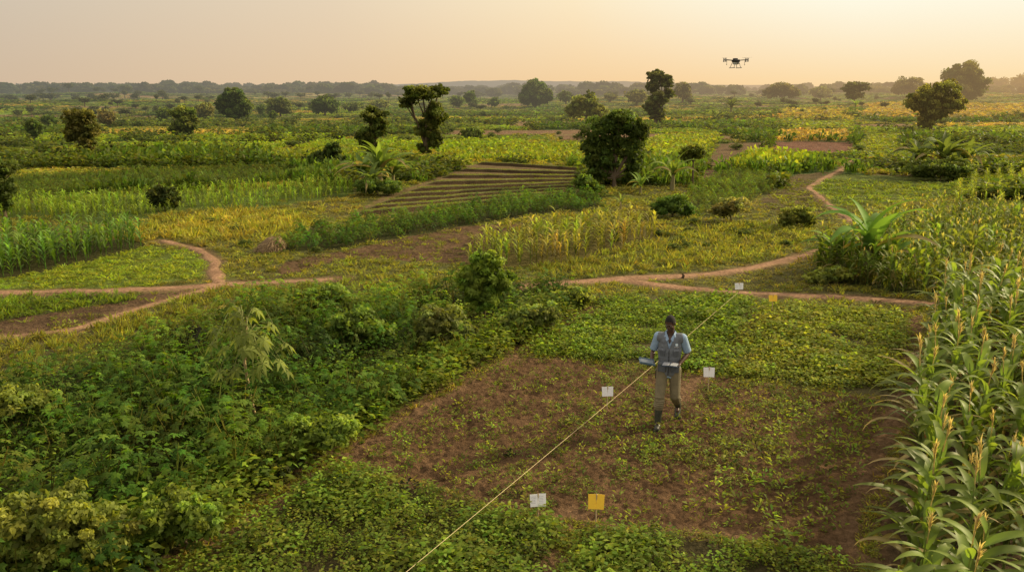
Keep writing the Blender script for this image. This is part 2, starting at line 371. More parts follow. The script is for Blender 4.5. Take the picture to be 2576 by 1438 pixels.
def p_clump(n,L,Wd,r,h,seed=0,up=.5,cv=.25):
    th=R_(0,2*PI,n); rr=r*np.sqrt(R_(0,1,n)); z=h*R_(.15,1,n)*(1-.5*(rr/r)**2)
    Pp=np.stack([rr*np.cos(th),rr*np.sin(th),z],1); th2=th+rng.normal(0,.8,n)
    Dr=np.stack([np.cos(th2),np.sin(th2),R_(-.2,up,n)],1)
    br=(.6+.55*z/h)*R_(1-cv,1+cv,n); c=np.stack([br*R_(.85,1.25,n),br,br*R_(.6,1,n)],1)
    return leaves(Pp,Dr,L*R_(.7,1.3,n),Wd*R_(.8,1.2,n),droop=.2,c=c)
def p_seed(n):
    th=R_(0,2*PI,n); rr=R_(0,.07,n); el=R_(.15,1.1,n)
    Pp=np.stack([rr*np.cos(th),rr*np.sin(th),R_(0,.10,n)],1); Dr=np.stack([np.cos(th)*np.cos(el),np.sin(th)*np.cos(el),np.sin(el)],1)
    br=R_(.7,1.3,n); c=np.stack([br*R_(.85,1.25,n),br,br*R_(.6,1,n)],1)
    return leaves(Pp,Dr,R_(.05,.10,n),R_(.02,.032,n),droop=.3,c=c)
def p_tuft(n,Wd=.07,spread=.5,ns=2):
    th=R_(0,2*PI,n)
    Pp=np.stack([R_(-.18,.18,n),R_(-.18,.18,n),np.zeros(n)],1); L=R_(.6,1.1,n)
    d=nrm(np.stack([np.cos(th)*spread*R_(.2,1,n),np.sin(th)*spread*R_(.2,1,n),np.ones(n)],1))
    br=R_(.7,1.25,n); c=np.stack([br*R_(.9,1.2,n),br,br*R_(.6,1,n)],1)
    return leaves(Pp,d,L,Wd,N=rng.normal(0,1,(n,3)),droop=.12,c=c)
def p_maize(seed,h=1.0,ns=3,nl=9,W=.07,tas=0,tc=(1.7,1.25,1.6)):
    random.seed(seed); parts=[tube([(0,0,0),(0,0,h*(.85 if tas==0 else 1.02))],[.014,.006],4,(.9,.9,.7))]; az=random.uniform(0,6)
    for i in range(nl):
        t=i/(nl-1); z=h*(.12+.66*t); az+=PI+random.uniform(-.6,.6)
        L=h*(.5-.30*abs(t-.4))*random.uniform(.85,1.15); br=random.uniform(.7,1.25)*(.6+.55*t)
        parts.append(strip((0,0,z),az,L,W,math.radians(random.uniform(45,75)),math.radians(random.uniform(-80,-15)),ns,.2,(br,br,br*.9),(br*1.1,br,br*.8)))
    for i in range(tas):
        a=random.uniform(0,6.28); parts.append(strip((0,0,h*(.95+.01*i)),a,h*.13,.02,math.radians(80),math.radians(random.uniform(20,80)),2,.1,tc,tc))
    return merge(parts)
PR_c=[p_cassava(i) for i in range(8)]
PR_w=[p_clump(95,.09,.046,.38,.75,up=.8,cv=.35) for i in range(5)]
PR_g=[p_clump(44,.055,.038,.17,.17) for i in range(4)]
PR_low=[p_clump(56,.072,.040,.2,.3) for i in range(4)]
PR_s=[p_seed(14) for i in range(6)]
PR_t=[p_tuft(10,.065,.6) for i in range(5)]
PR_m=[p_maize(i) for i in range(6)]
PR_mt=[p_maize(i+20,W=.09,tas=5,tc=(2.4,1.7,2.6)) for i in range(6)]
PR_far=[merge([p_tuft(5,.16,.7),p_clump(6,.5,.3,.4,.9,up=1)]) for i in range(5)]
PR_bush=[p_clump(26,.42,.26,.5,1.,up=.8,cv=.35) for i in range(5)]
def scat(acc,protos,x,y,scl,col,z=None,jit=.18):
    n=len(x)
    if n==0: return
    x=np.asarray(x);y=np.asarray(y)
    z=hgt(x,y)-.015 if z is None else z
    pos=np.stack([x,y,z],1); rot=R_(0,2*PI,n); k=rng.integers(0,len(protos),n)
    scl=np.asarray(scl,float)
    if scl.ndim==1: scl=np.repeat(scl[:,None],3,1)
    col=np.broadcast_to(col,(n,3))*(1+rng.normal(0,jit,(n,1)))*(1+rng.normal(0,.07,(n,3)))*GF
    col=np.clip(col,.01,.9)
    for i,p in enumerate(protos):
        m=k==i; acc.inst(p,pos[m],rot[m],scl[m],col[m])
def grid(p,sp,jit=.5,rot=.0,row=None):
    row=row or sp; c0=p.mean(0); e=np.abs(p-c0).max()*1.5
    u,v=np.meshgrid(np.arange(-e,e,sp),np.arange(-e,e,row)); u=u.ravel();v=v.ravel()
    u=u+R_(-jit,jit,len(u))*sp; v=v+R_(-jit,jit,len(v))*min(sp,row)*.6
    return c0[0]+u*math.cos(rot)-v*math.sin(rot), c0[1]+u*math.sin(rot)+v*math.cos(rot)
def infield(x,y,zname,margin=1.15):
    px,py=proj(x,y,0*x); m=(px>-350)&(px<2576+350)&(y>3.5); x,y=x[m],y[m]
    m=zid(x,y)==zn.index(zname)
    m&=pathd(x,y)>margin
    for p,w in stripsW: m&=segdist(x,y,p)>w*R_(.5,1.3,len(x))
    return x[m],y[m]
def stuffobj(name,acc,label,cat,mat=None):
    V,Q,C=acc.get(); o=link(name,mesh_np(name,V,Q,C,mat or M_leaf)); return tag(o,label,cat,kind='stuff')

# cassava field
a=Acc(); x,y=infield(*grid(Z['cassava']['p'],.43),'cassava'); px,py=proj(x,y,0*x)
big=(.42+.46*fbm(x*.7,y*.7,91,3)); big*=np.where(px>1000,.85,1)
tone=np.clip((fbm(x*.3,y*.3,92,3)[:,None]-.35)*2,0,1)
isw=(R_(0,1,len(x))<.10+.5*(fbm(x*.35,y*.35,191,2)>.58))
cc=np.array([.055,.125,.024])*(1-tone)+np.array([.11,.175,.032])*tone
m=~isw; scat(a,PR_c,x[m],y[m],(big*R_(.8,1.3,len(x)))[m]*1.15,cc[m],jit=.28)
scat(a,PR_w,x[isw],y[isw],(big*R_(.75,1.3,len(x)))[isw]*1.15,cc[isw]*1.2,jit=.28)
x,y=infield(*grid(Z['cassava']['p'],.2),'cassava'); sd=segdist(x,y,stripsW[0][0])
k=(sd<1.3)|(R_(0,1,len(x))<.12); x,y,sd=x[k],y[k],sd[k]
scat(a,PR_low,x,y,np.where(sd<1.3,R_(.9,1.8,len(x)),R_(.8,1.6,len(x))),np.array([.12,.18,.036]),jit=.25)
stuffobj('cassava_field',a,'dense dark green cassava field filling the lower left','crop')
for nm,lb,cc in (('groundnut1','low green groundnut cover behind the walking person',(.115,.185,.035)),('groundnut2','low yellow green groundnut cover between the marker line and tall maize',(.15,.20,.042))):
    a=Acc(); x,y=infield(*grid(Z[nm]['p'],.145,.5,.5),nm); f=fbm(x*.8,y*.8,93,3)+.35*(fbm(x*3.5,y*3.5,193,2)-.5); k=f>.30; x,y,f=x[k],y[k],f[k]
    scat(a,PR_g,x,y,R_(.75,1.4,len(x))*(.6+.9*f),np.array(cc),jit=.25); stuffobj('groundnut_cover',a,lb,'crop')
a=Acc(); x,y=infield(*grid(Z['seedlings']['p'],.155,.4,.55,.25),'seedlings'); f=fbm(x*.6,y*.6,94,3); k=(f>.50)|(R_(0,1,len(x))<.72); x,y,f=x[k],y[k],f[k]
scat(a,PR_s,x,y,R_(.5,1.35,len(x))*(.75+.5*f),np.array([.115,.165,.045]),jit=.3)
x,y=infield(*grid(Z['seedlings']['p'],.19),'seedlings'); f=fbm(x*.9,y*.9,96,3)+.4*(fbm(x*3,y*3,97,2)-.5); k=f>.58; scat(a,PR_g,x[k],y[k],R_(.3,.8,k.sum()),np.array([.10,.155,.042]),jit=.3)
stuffobj('seedling_cover',a,'sparse green seedlings on brown soil around the walking person','crop')
for nm,lb in (('lowerplot','dense leafy bean cover at the bottom centre under the measuring line'),('lowerplot2','dense leafy bean cover at the bottom right of the yellow marker')):
    a=Acc(); x,y=infield(*grid(Z[nm]['p'],.155,.5,.3),nm); f=fbm(x*.9,y*.9,97,3)+.35*(fbm(x*3.5,y*3.5,193,2)-.5); k=f>.28; x,y,f=x[k],y[k],f[k]
    scat(a,PR_low,x,y,R_(.4,1.1,len(x))*(.45+.95*f),np.array([.11,.17,.035]),jit=.3); stuffobj('bean_cover',a,lb,'crop')
a=Acc(); x,y=infield(*grid(Z['cassavaband']['p'],.5),'cassavaband'); scat(a,PR_c,x,y,R_(.4,.8,len(x)),np.array([.065,.145,.028]),jit=.25)
stuffobj('cassava_band',a,'dark green leafy band winding below the terraced plot','crop')
a=Acc(); x,y=infield(*grid(Z['maizeleft']['p'],.36,.4,.15,.45),'maizeleft'); scat(a,PR_m,x,y,R_(.8,1.3,len(x)),np.array([.07,.14,.036]),jit=.22)
stuffobj('maize_crop',a,'dark green maize plot at the left edge above the footpath','crop',M_maize)
a=Acc(); x,y=infield(*grid(Z['maizeyellow']['p'],.36,.45,.25,.42),'maizeyellow'); f=np.clip((fbm(x*.8,y*.8,99,3)[:,None]-.35)*2,0,1)
scat(a,PR_m,x,y,R_(.5,1.1,len(x)),np.array([.12,.175,.042])*(1-f)+np.array([.22,.185,.08])*f,jit=.25)
stuffobj('maize_crop',a,'yellowing maize plot in the centre behind the footpath','crop')
a=Acc(); x,y=infield(*grid(Z['maizemid']['p'],.44,.45,.9,.5),'maizemid'); hv=.75+.5*fbm(x*.3,y*.3,231,3); scat(a,PR_mt,x,y,R_(.75,1.3,len(x))*hv,np.array([.10,.15,.042]),jit=.25)
x,y=infield(*grid(Z['maizemid']['p'],.5),'maizemid'); scat(a,PR_t,x,y,R_(.4,.8,len(x)),np.array([.12,.15,.045]))
stuffobj('maize_crop',a,'wide tasselled maize field behind the near stand on the right','crop')
a=Acc()
for k in range(8):
    p=PW([(2405+k*38,515),(2425+k*28,425)]); n=60; t=R_(0,1,n); x=p[0,0]+(p[1,0]-p[0,0])*t; y=p[0,1]+(p[1,1]-p[0,1])*t
    scat(a,PR_m,x+R_(-.12,.12,n),y,R_(.5,.75,n),np.array([.16,.22,.05]))
stuffobj('maize_crop',a,'young maize set out in straight rows at the right edge','crop')
for i,c in enumerate(CR):
    a=Acc(); p=CRW[i]; d=np.hypot(*p.mean(0)); k=max(.38,.008*d)
    x,y=grid(p,k,.5); m=crid(x,y)==i; x,y=x[m],y[m]
    m=pathd(x,y)>1.3; x,y=x[m],y[m]
    if len(x)>8000: q=rng.choice(len(x),8000,False); x,y=x[q],y[q]
    h=c[2]; n=len(x); hv=.6+.8*fbm(x*.25,y*.25,211,2)
    if d<60 and c[0]=='maize_crop': scat(a,PR_m,x,y,R_(.7,1.2,n)*h*hv,np.array(c[3]),jit=.22)
    elif d<60: scat(a,PR_c,x,y,R_(.7,1.2,n)*h*hv,np.array(c[3]),jit=.22)
    else: scat(a,PR_far,x,y,np.stack([R_(.9,1.3,n)*k*1.3,R_(.9,1.3,n)*k*1.3,R_(.7,1.2,n)*h],1),np.array(c[3]))
    if n: stuffobj(c[0],a,c[5],'crop')

# wild grass and weeds, density falling with distance
def polar(N,d0,d1,az=.66):
    t=R_(-az,az,N); d=np.exp(R_(math.log(d0),math.log(d1),N)); return d*np.sin(t),d*np.cos(t),d
x,y,d=polar(60000,7,52); z=zid(x,y); cr=crid(x,y)
pr=np.full(len(x),.85)
n1=fbm(x*.25,y*.25,101,3)[:,None]; gc=np.array([.12,.175,.04])*(1-n1)*1.1+np.array([.165,.155,.06])*n1; gh=.04+.22*fbm(x*.4,y*.4,102,3)*np.clip((d-10)/20,.35,1)
for i,k in enumerate(zn):
    m=z==i; pr[m]=Z[k]['grass']; gh[m]=Z[k]['gh']; gc[m]=Z[k]['gcol']*(.75+.5*n1[m])
pr[(cr>=0)&(z<0)]=.1
nm_=segdist(x,y,PW([(1941,790),(1941,760)]))<.7; pr[nm_]*=.25
m=(R_(0,1,len(x))<pr)&(pathd(x,y)>R_(.8,1.6,len(x)))
x,y,d,gh,gc=x[m],y[m],d[m],gh[m],gc[m]; n=len(x)
w=np.maximum(.16,.011*d)*R_(.8,1.5,n); hh=gh*R_(.5,1.5,n)
a=Acc(); q=R_(0,1,n)<.6; scat(a,PR_t,x[q],y[q],np.stack([w*1.5,w*1.5,hh],1)[q],gc[q],jit=.25)
q=~q; scat(a,PR_g,x[q],y[q],np.stack([w*3.2,w*3.2,hh*4],1)[q]*R_(.6,1.2,q.sum())[:,None],gc[q]*.95,jit=.25)
stuffobj('grass',a,'wild grass and weeds between the crop plots','grass')
x,y,d=polar(76000,46,900,.66); z=zid(x,y); cr=crid(x,y); pt,edge,rv,hd=parcel(x,y)
m=(z<0)&(cr<0)&((pt!=3)|((edge<1.)&(hd>.5)))&(pathd(x,y)>1.5); x,y,d,pt,edge,rv,hd=[q[m] for q in (x,y,d,pt,edge,rv,hd)]
h=np.array([p['h'] for p in PT])[pt]*(.8+.4*rv); c=np.array([p['c'] for p in PT])[pt]*(.8+.4*hsh((rv*9999).astype(np.int64),pt.astype(np.int64),5))[:,None]
lo=edge<.9; h[lo]=.3; c[lo]=(.15,.165,.05)
kk=.0074*d*R_(.8,1.4,len(x))
hedge=(edge<1.2)&(hd>.68); wild=(fbm(x/7,y/7,221,3)>.675); bm_=hedge|wild
a=Acc(); q=~bm_; scat(a,PR_far,x[q],y[q],np.stack([kk*1.3,kk*1.3,h*R_(.6,1.3,len(x))],1)[q],c[q],jit=.12)
q=bm_&(R_(0,1,len(x))<.6); bs=np.maximum(kk*.9,.6); scat(a,PR_bush,x[q],y[q],np.stack([bs*1.3,bs*1.3,R_(.5,1.4,len(x))*np.where(hedge,1.,.7)],1)[q],np.array([.058,.09,.027]),jit=.3)
stuffobj('far_crops',a,'patchwork of distant green and yellow crops running to the horizon','crop')

# terraces: thin low banks laid in parallel across the brown plot
TL=[(1195,412),(870,543)]; TR=[(1495,430),(1455,495)]
a=Acc()
for k in range(9):
    t=(k/8)**.95; A0=(TL[0][0]+(TL[1][0]-TL[0][0])*t,TL[0][1]+(TL[1][1]-TL[0][1])*t); B0=(TR[0][0]+(TR[1][0]-TR[0][0])*t-(70*max(0,t-.6)),TR[0][1]+(TR[1][1]-TR[0][1])*t)
    p=PW([A0,B0]); pts=p[0]+(p[1]-p[0])*np.linspace(0,1,110)[:,None]
    pts[:,1]+=.2*(fbm(pts[:,0]*.3,pts[:,0]*0+k,111,2)-.5); V=[];C=[]
    prof=[(-.5,-.04,0),(-.34,.02,0),(-.2,.15,0),(-.12,.19,1),(.22,.19,1),(.42,.12,2),(1.2,-.04,2)]
    CC=[(.08,.055,.03),(.18,.19,.06),(.20,.14,.075)]
    en=np.clip(np.minimum(np.arange(110),109-np.arange(110))/8,0,1)
    for (o_,zz,ci) in prof:
        z=hgt(pts[:,0],pts[:,1])+np.where(zz>0,zz*en,zz)*(.85+.3*fbm(pts[:,0]*.9,pts[:,0]*0+k*3,112,2))-.03*(1-en); V.append(np.stack([pts[:,0],pts[:,1]+o_,z],1))
        C.append(np.tile(np.array(CC[ci]),(len(pts),1))*(.75+.5*fbm(pts[:,0]*2,pts[:,1]*2,113,2))[:,None])
    K=len(prof); V=np.stack(V,1).reshape(-1,3);C=np.stack(C,1).reshape(-1,3); i2,j2=np.meshgrid(np.arange(len(pts)-1),np.arange(K-1),indexing='ij'); b=(i2*K+j2).ravel()
    o=link('earth_bank',mesh_np('earth_bank',V,np.stack([b,b+K,b+K+1,b+1],1)[:, ::-1],C,M_ground,False)); tag(o,'low earth bank of the terraced plot, one of the stacked parallel ridges','bank','banks of the terraced plot','structure')
    n=240; q=rng.integers(6,len(pts)-6,n); xx=pts[q,0]+R_(-.2,.2,n); yy=pts[q,1]+R_(-.1,.25,n)
    scat(a,PR_t,xx,yy,np.stack([R_(.25,.4,n),R_(.25,.4,n),R_(.05,.13,n)],1),np.array([.125,.165,.045]),z=hgt(xx,yy)+.15)
stuffobj('grass',a,'short grass growing along the banks of the terraced plot','grass')

# ---------------------------------------------------------------- near maize stand: individual plants
def maize_parts(seed,h):
    random.seed(seed)
    st=tube([(0,0,0),(.01,0,h*.3),(.0,.01,h*.6),(.01,.01,h*.9)],[.021,.018,.013,.007],7,(.20,.25,.08))
    lv=[]; az=random.uniform(0,6); nl=14
    for i in range(nl):
        t=i/(nl-1); z=h*(.07+.74*t); az+=PI+random.uniform(-.7,.7); L=(1.06-.80*abs(t-.42))*random.uniform(.8,1.12)*h/2
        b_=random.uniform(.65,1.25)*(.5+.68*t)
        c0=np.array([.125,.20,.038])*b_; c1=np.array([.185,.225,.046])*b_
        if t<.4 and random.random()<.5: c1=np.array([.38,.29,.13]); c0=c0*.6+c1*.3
        lv.append(strip((0,0,z),az,L,.125,math.radians(random.uniform(48,76)),math.radians(random.uniform(-85,-15)),9,.28,tuple(c0),tuple(c1)))
    ta=[tube([(0,0,h*.85),(0,0,h*1.08)],[.008,.004],4,(.44,.38,.20))]
    for i in range(15):
        a=random.uniform(0,6.28); ta.append(strip((0,0,h*(.94+.007*i)),a,random.uniform(.13,.22),.018,math.radians(84),math.radians(random.uniform(25,75)),4,.3,(.42,.35,.19),(.47,.38,.21)))
    ear=None
    if seed%2==0:
        a=random.uniform(0,6.28); z=h*.45; d=np.array([math.cos(a)*.35,math.sin(a)*.35,.9])
        p0=np.array([0,0,z]); ear=merge([tube([p0+d*.01,p0+d*.06,p0+d*.14,p0+d*.22],[.012,.030,.028,.006],8,(.24,.31,.09)),tube([p0+d*.21,p0+d*.26],[.012,.004],5,(.25,.12,.05))])
    return st,merge(lv),merge(ta),ear
MZ=[]
for i in range(8):
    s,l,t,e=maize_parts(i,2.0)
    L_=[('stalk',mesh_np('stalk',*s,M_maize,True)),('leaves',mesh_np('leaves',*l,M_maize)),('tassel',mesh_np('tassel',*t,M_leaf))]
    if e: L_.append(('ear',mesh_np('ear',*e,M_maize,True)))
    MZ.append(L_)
def put_maize(x,y,sc,label,group,k):
    r=empty('maize_plant',(x,y,float(hgt(x,y))-.02),random.uniform(0,6.28)); r.scale=(sc*random.uniform(.98,1.2),sc*random.uniform(.98,1.2),sc); tag(r,label,'maize plant',group)
    r.rotation_euler[0]=random.gauss(0,.07); r.rotation_euler[1]=random.gauss(0,.07)
    for n,m in MZ[k]:
        if n=='tassel' and random.random()<.35: continue
        link(n,m,r)
e0=np.array(G(2285,1438)[:2]); e1=np.array(G(2375,800)[:2]); dv=nrm(e1-e0); nv=np.array([dv[1],-dv[0]]); cnt=0
L0=np.linalg.norm(e1-e0)
for row in range(9):
    s=-2.2+random.uniform(-.3,.3)
    while s<L0+.2:
        x,y=e0+dv*(s+random.uniform(-.2,.2))+nv*(row*.50+.06+random.uniform(-.18,.18)); s+=.42
        px,py=proj(x,y,1.6)
        if px>2780 or y<5.4: continue
        if row>4 and s<L0-2.0: continue
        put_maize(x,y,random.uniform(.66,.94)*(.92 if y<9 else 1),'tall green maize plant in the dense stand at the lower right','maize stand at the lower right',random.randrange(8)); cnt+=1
print('near maize',cnt)
for (A0,B0,n) in (((2045,690),(2290,742),14),((2060,672),(2320,735),14)):
    for i in range(n):
        t=(i+random.uniform(-.3,.3))/n; X=G(A0[0]+(B0[0]-A0[0])*t,A0[1]+(B0[1]-A0[1])*t)
        put_maize(X[0],X[1],random.uniform(.3,.58),'maize plant in the front rows beside the footpath right of the markers','maize rows beside the right footpath',i%8)

# ---------------------------------------------------------------- trees, bushes
def crown(blobs,nleaf,L,Wd,col,seed,cv=.28):
    g=np.random.default_rng(seed); vol=np.array([b[3]*b[5] for b in blobs]); vol=vol/vol.sum(); a=Acc(); subs=[]
    for b,f in zip(blobs,vol):
        cx,cy,cz,rx,ry,rz=b; ns=max(9,int(90*f**.85)); Rv=np.array([rx,ry,rz]); C0=np.array([cx,cy,cz])
        v=nrm(g.normal(0,1,(ns,3))); r=g.uniform(.15,1,(ns,1))**.5*.9; cen=C0+v*r*Rv
        rm=(rx*ry*rz)**(1/3)
        sr=(Rv*.5+rm*.5)*g.uniform(.17,.38,(ns,1))
        per=max(6,int(nleaf*f*.86/ns))
        for i in range(ns):
            u=nrm(g.normal(0,1,(per,3))); u[:,2]=np.where(u[:,2]<-.3,-u[:,2],u[:,2]); rad_=g.uniform(.5,1.2,(per,1)); Pp=cen[i]+u*rad_*sr[i]
            Nn=nrm(u+g.normal(0,.5,(per,3))); t=nrm(np.cross(Nn,g.normal(0,1,(per,3))))
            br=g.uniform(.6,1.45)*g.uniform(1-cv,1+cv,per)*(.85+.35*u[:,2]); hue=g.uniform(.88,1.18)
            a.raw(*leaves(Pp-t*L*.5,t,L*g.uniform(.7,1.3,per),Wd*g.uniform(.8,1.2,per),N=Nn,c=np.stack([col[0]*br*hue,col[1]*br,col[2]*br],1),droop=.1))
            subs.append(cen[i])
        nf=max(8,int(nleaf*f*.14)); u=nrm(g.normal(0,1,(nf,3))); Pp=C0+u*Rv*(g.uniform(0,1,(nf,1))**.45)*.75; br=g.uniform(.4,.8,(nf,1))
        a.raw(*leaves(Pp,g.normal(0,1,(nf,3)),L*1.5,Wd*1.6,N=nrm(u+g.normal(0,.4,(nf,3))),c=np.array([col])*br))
    return a.get(),subs
def trunkmesh(blobs,r0,seed,lean=0,subs=None,col=(.13,.10,.065),fork=.35):
    g=np.random.default_rng(seed); zb=min(b[2]-b[5]*.7 for b in blobs); zt=max(b[2] for b in blobs); zf=max(.12*zt,zb*.9+zt*.06)
    cx=sum(b[0]*b[3] for b in blobs)/sum(b[3] for b in blobs)
    f=np.array([cx*fork,0,zf]); parts=[tube([(0,0,-.1*r0-.05),(g.normal(0,.1)*r0,0,zf*.25),(cx*fork*.6,g.normal(0,.3)*r0,zf*.6),f],[r0*1.45,r0*1.05,r0*.9,r0*.8],8,col)]
    for b in blobs:
        tgt=np.array(b[:3]); mid=(f+tgt)/2+g.normal(0,.08,3)*b[3]
        parts.append(tube([f-[0,0,.05*zf],mid,tgt],[r0*.7,r0*.45,r0*.18],6,col))
    if subs is not None and len(subs):
        for i in g.choice(len(subs),min(14,len(subs)),False):
            s=subs[i]; b=min(blobs,key=lambda q:np.linalg.norm(np.array(q[:3])-s)); m=(f*.4+np.array(b[:3])*.6)
            parts.append(tube([m,(m+s)/2+[0,0,.05*b[5]],s],[r0*.35,r0*.2,r0*.07],5,col))
    return merge(parts)
TC=0
TREECOL=np.array([2.35,2.25,1.5])
def tree(name,cat,label,bx,by,bl,col=(.05,.075,.022),tr=.05,dens=.5,group=None,seed=None,leaf=7.,fork=.35,tcol=(.13,.10,.065),part='crown',bright=True):
    """bx,by: foot of the tree; bl: crown masses (cx,cy,rx,ry) measured on the photograph, converted to metres at the tree's distance"""
    global TC; TC+=1; seed=seed or 100+TC
    X,Y,Zz,t=G(bx,by); s=t/F; g=np.random.default_rng(seed); col=tuple(np.array(col)*(TREECOL if bright else np.array([1.5,1.45,1.2])))
    B=[((cx-bx)*s,g.uniform(-.25,.25)*rx*s,(by-cy)*s*1.02,rx*s,rx*s*.9,ry*s) for cx,cy,rx,ry in bl]
    area=sum(PI*rx*ry for _,_,rx,ry in bl); n=int(np.clip(area*dens*1.25,450,19000))
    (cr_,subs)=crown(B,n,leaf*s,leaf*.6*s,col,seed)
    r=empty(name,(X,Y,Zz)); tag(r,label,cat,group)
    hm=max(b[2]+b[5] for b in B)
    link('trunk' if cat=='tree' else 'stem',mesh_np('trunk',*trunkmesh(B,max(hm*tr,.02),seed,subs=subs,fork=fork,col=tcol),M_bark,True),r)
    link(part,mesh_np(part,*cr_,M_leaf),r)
    return r
DKG=(.042,.066,.02); BRN=(.070,.076,.030)
T=lambda *a,**k: tree('tree','tree',*a,**k)
T('large round dark tree standing right of the terraced plot, trunk showing through a gap',1545,470,[(1535,325,60,42),(1498,362,42,46),(1592,342,36,48),(1592,400,36,46),(1498,412,38,42),(1540,365,40,38),(1562,300,44,20),(1480,372,22,28),(1612,340,15,26),(1508,440,32,24),(1588,436,30,26),(1530,415,26,26)],DKG,.028,.85,leaf=7.5)
T('tall two tier tree with a flat upper crown and leaning trunk, centre left',1072,392,[(1068,242,58,20),(1030,262,28,20),(1108,235,26,16),(1098,295,32,34),(1068,325,26,30),(1095,350,28,28),(1066,376,18,18)],(.055,.072,.024),.04,.8)
T('dark stacked tree just left of the tall two tier tree',942,400,[(945,298,34,26),(925,345,28,26),(958,325,26,24),(935,375,24,22)],(.05,.066,.022),.04,.8)
T('brownish tree with a bare leaning trunk at the left',223,402,[(200,302,38,26),(225,330,34,28),(190,340,22,24),(225,366,24,20),(234,300,20,20)],BRN,.05,.8)
T('small dark tree at the left edge left of the brownish tree',86,357,[(90,322,22,20),(82,338,15,13)],DKG,.05,.9)
T('small round tree behind the small dark tree at the left edge',122,322,[(122,306,20,14)],DKG,.05,.9)
T('pale thin crowned tree right behind the brownish tree',272,320,[(270,297,23,20)],(.09,.085,.05),.05,.6)
T('mid green tree with layered crown on the left field',467,350,[(465,292,34,22),(478,315,27,22),(450,325,22,18),(470,335,23,12)],(.06,.08,.026),.04,.8)
T('low round dark tree left of the layered tree',415,307,[(417,289,20,16)],DKG,.05,.9)
T('grey green round tree just right of the layered tree',522,306,[(518,282,25,22)],(.075,.085,.04),.05,.8)
T('broad dark spreading tree, largest on the left horizon',597,310,[(590,252,40,26),(565,268,22,24),(615,273,26,26),(592,286,34,15)],DKG,.05,.9)
T('tiny tree in the gap right of the broad dark tree',660,292,[(660,277,12,12)],DKG,.05,.9,leaf=5)
T('dark flat headed tree right of the broad dark tree',706,296,[(705,266,32,17),(690,278,18,12),(722,278,18,11)],(.05,.065,.025),.05,.9)
T('small bush like tree below the flat headed tree',688,305,[(687,292,11,12)],DKG,.04,.9,leaf=5)
T('rounded dark tree alone on the field left of centre',818,292,[(818,262,36,20),(800,272,20,14),(838,274,18,13)],DKG,.05,.9)
T('low spreading shrubby tree right of the lone rounded tree',890,283,[(888,270,30,11)],(.05,.07,.028),.04,.8,leaf=6)
T('low pale tree behind the stacked dark tree',955,277,[(952,264,28,11)],(.07,.085,.04),.04,.8,leaf=6)
T('small dark tree just right of the two tier tree',1150,272,[(1150,256,18,14)],DKG,.05,.9,leaf=6)
T('upright small tree beside the small dark one right of the two tier tree',1183,272,[(1182,246,16,16),(1190,260,14,10)],DKG,.05,.9,leaf=6)
T('tiny round tree midway between two tier tree and big dark tree',1244,273,[(1244,258,15,12)],DKG,.05,.9,leaf=5)
T('big dark dense tree on the skyline at the centre',1347,273,[(1345,232,34,27),(1320,246,18,20),(1372,244,18,20),(1347,252,36,16)],DKG,.05,1.)
T('small tree right beside the big dark skyline tree',1424,268,[(1422,249,20,15)],(.05,.07,.025),.05,.9,leaf=6)
T('light green bushy spreading tree right of the big dark skyline tree',1475,308,[(1470,262,38,20),(1445,280,26,22),(1500,282,28,20),(1483,245,12,14)],(.08,.10,.03),.04,.7)
T('distant small tree behind the bushy spreading tree',1536,264,[(1536,251,20,10)],(.06,.07,.04),.05,.9,leaf=5)
T('tall irregular tree with tufted crown behind the large round tree',1648,318,[(1648,200,28,18),(1672,213,20,16),(1637,225,20,16),(1655,250,26,20),(1632,268,20,18),(1655,288,26,20),(1680,240,14,12)],(.052,.066,.026),.035,.9)
T('low hazy tree left of the tall irregular tree',1602,270,[(1600,248,32,16)],(.06,.07,.035),.05,.9,leaf=6)
T('hazy tree just right of the tall irregular tree',1716,262,[(1714,230,22,20),(1725,243,17,12)],(.06,.065,.035),.05,.8,leaf=6)
T('wide skyline tree right of the drone',1967,256,[(1965,228,38,18),(1938,236,20,12),(1992,236,20,12)],(.055,.06,.03),.045,.9,leaf=6)
T('low round skyline tree right of the wide skyline tree',2060,252,[(2060,235,28,13)],(.055,.065,.03),.045,.9,leaf=6)
T('flat topped acacia like tree on the right skyline',2150,246,[(2150,198,36,6),(2135,208,26,6),(2163,206,28,6),(2150,222,26,11)],(.05,.058,.028),.03,1.2,leaf=6)
T('small tree touching the flat topped one on its right',2196,242,[(2195,224,20,13)],(.055,.06,.03),.05,.9,leaf=6)
T('broad hazy tree left of the biggest tree on the right',2288,243,[(2285,214,38,20),(2265,224,22,14),(2312,222,22,14)],(.055,.058,.03),.05,.9,leaf=6)
T('biggest domed dark tree on the right skyline',2420,266,[(2420,200,48,34),(2390,220,28,28),(2450,220,30,28),(2420,236,46,22)],(.052,.064,.026),.045,1.)
T('golden olive tree leaning over the right fields, in front of the biggest domed tree',2338,335,[(2355,240,52,30),(2315,260,42,32),(2385,265,34,30),(2345,285,46,26),(2328,305,28,18)],(.080,.088,.027),.04,.85)
T('faint hazy tree at the right skyline beyond the biggest domed tree',2502,238,[(2500,214,34,18)],(.06,.06,.035),.05,.8,leaf=6)
T('hazy tree cut by the right edge of the skyline',2562,240,[(2562,210,30,24)],(.06,.06,.035),.05,.8,leaf=6)
T('dark green tree cut by the left edge below the horizon fields',12,545,[(10,430,44,30),(-20,460,40,40),(25,475,32,34),(8,510,32,26)],(.05,.075,.022),.05,.7)
T('small slender tree with a compact crown right of the large round tree',1742,470,[(1738,382,34,16),(1722,396,22,13),(1755,392,20,12)],(.07,.088,.026),.025,.9)
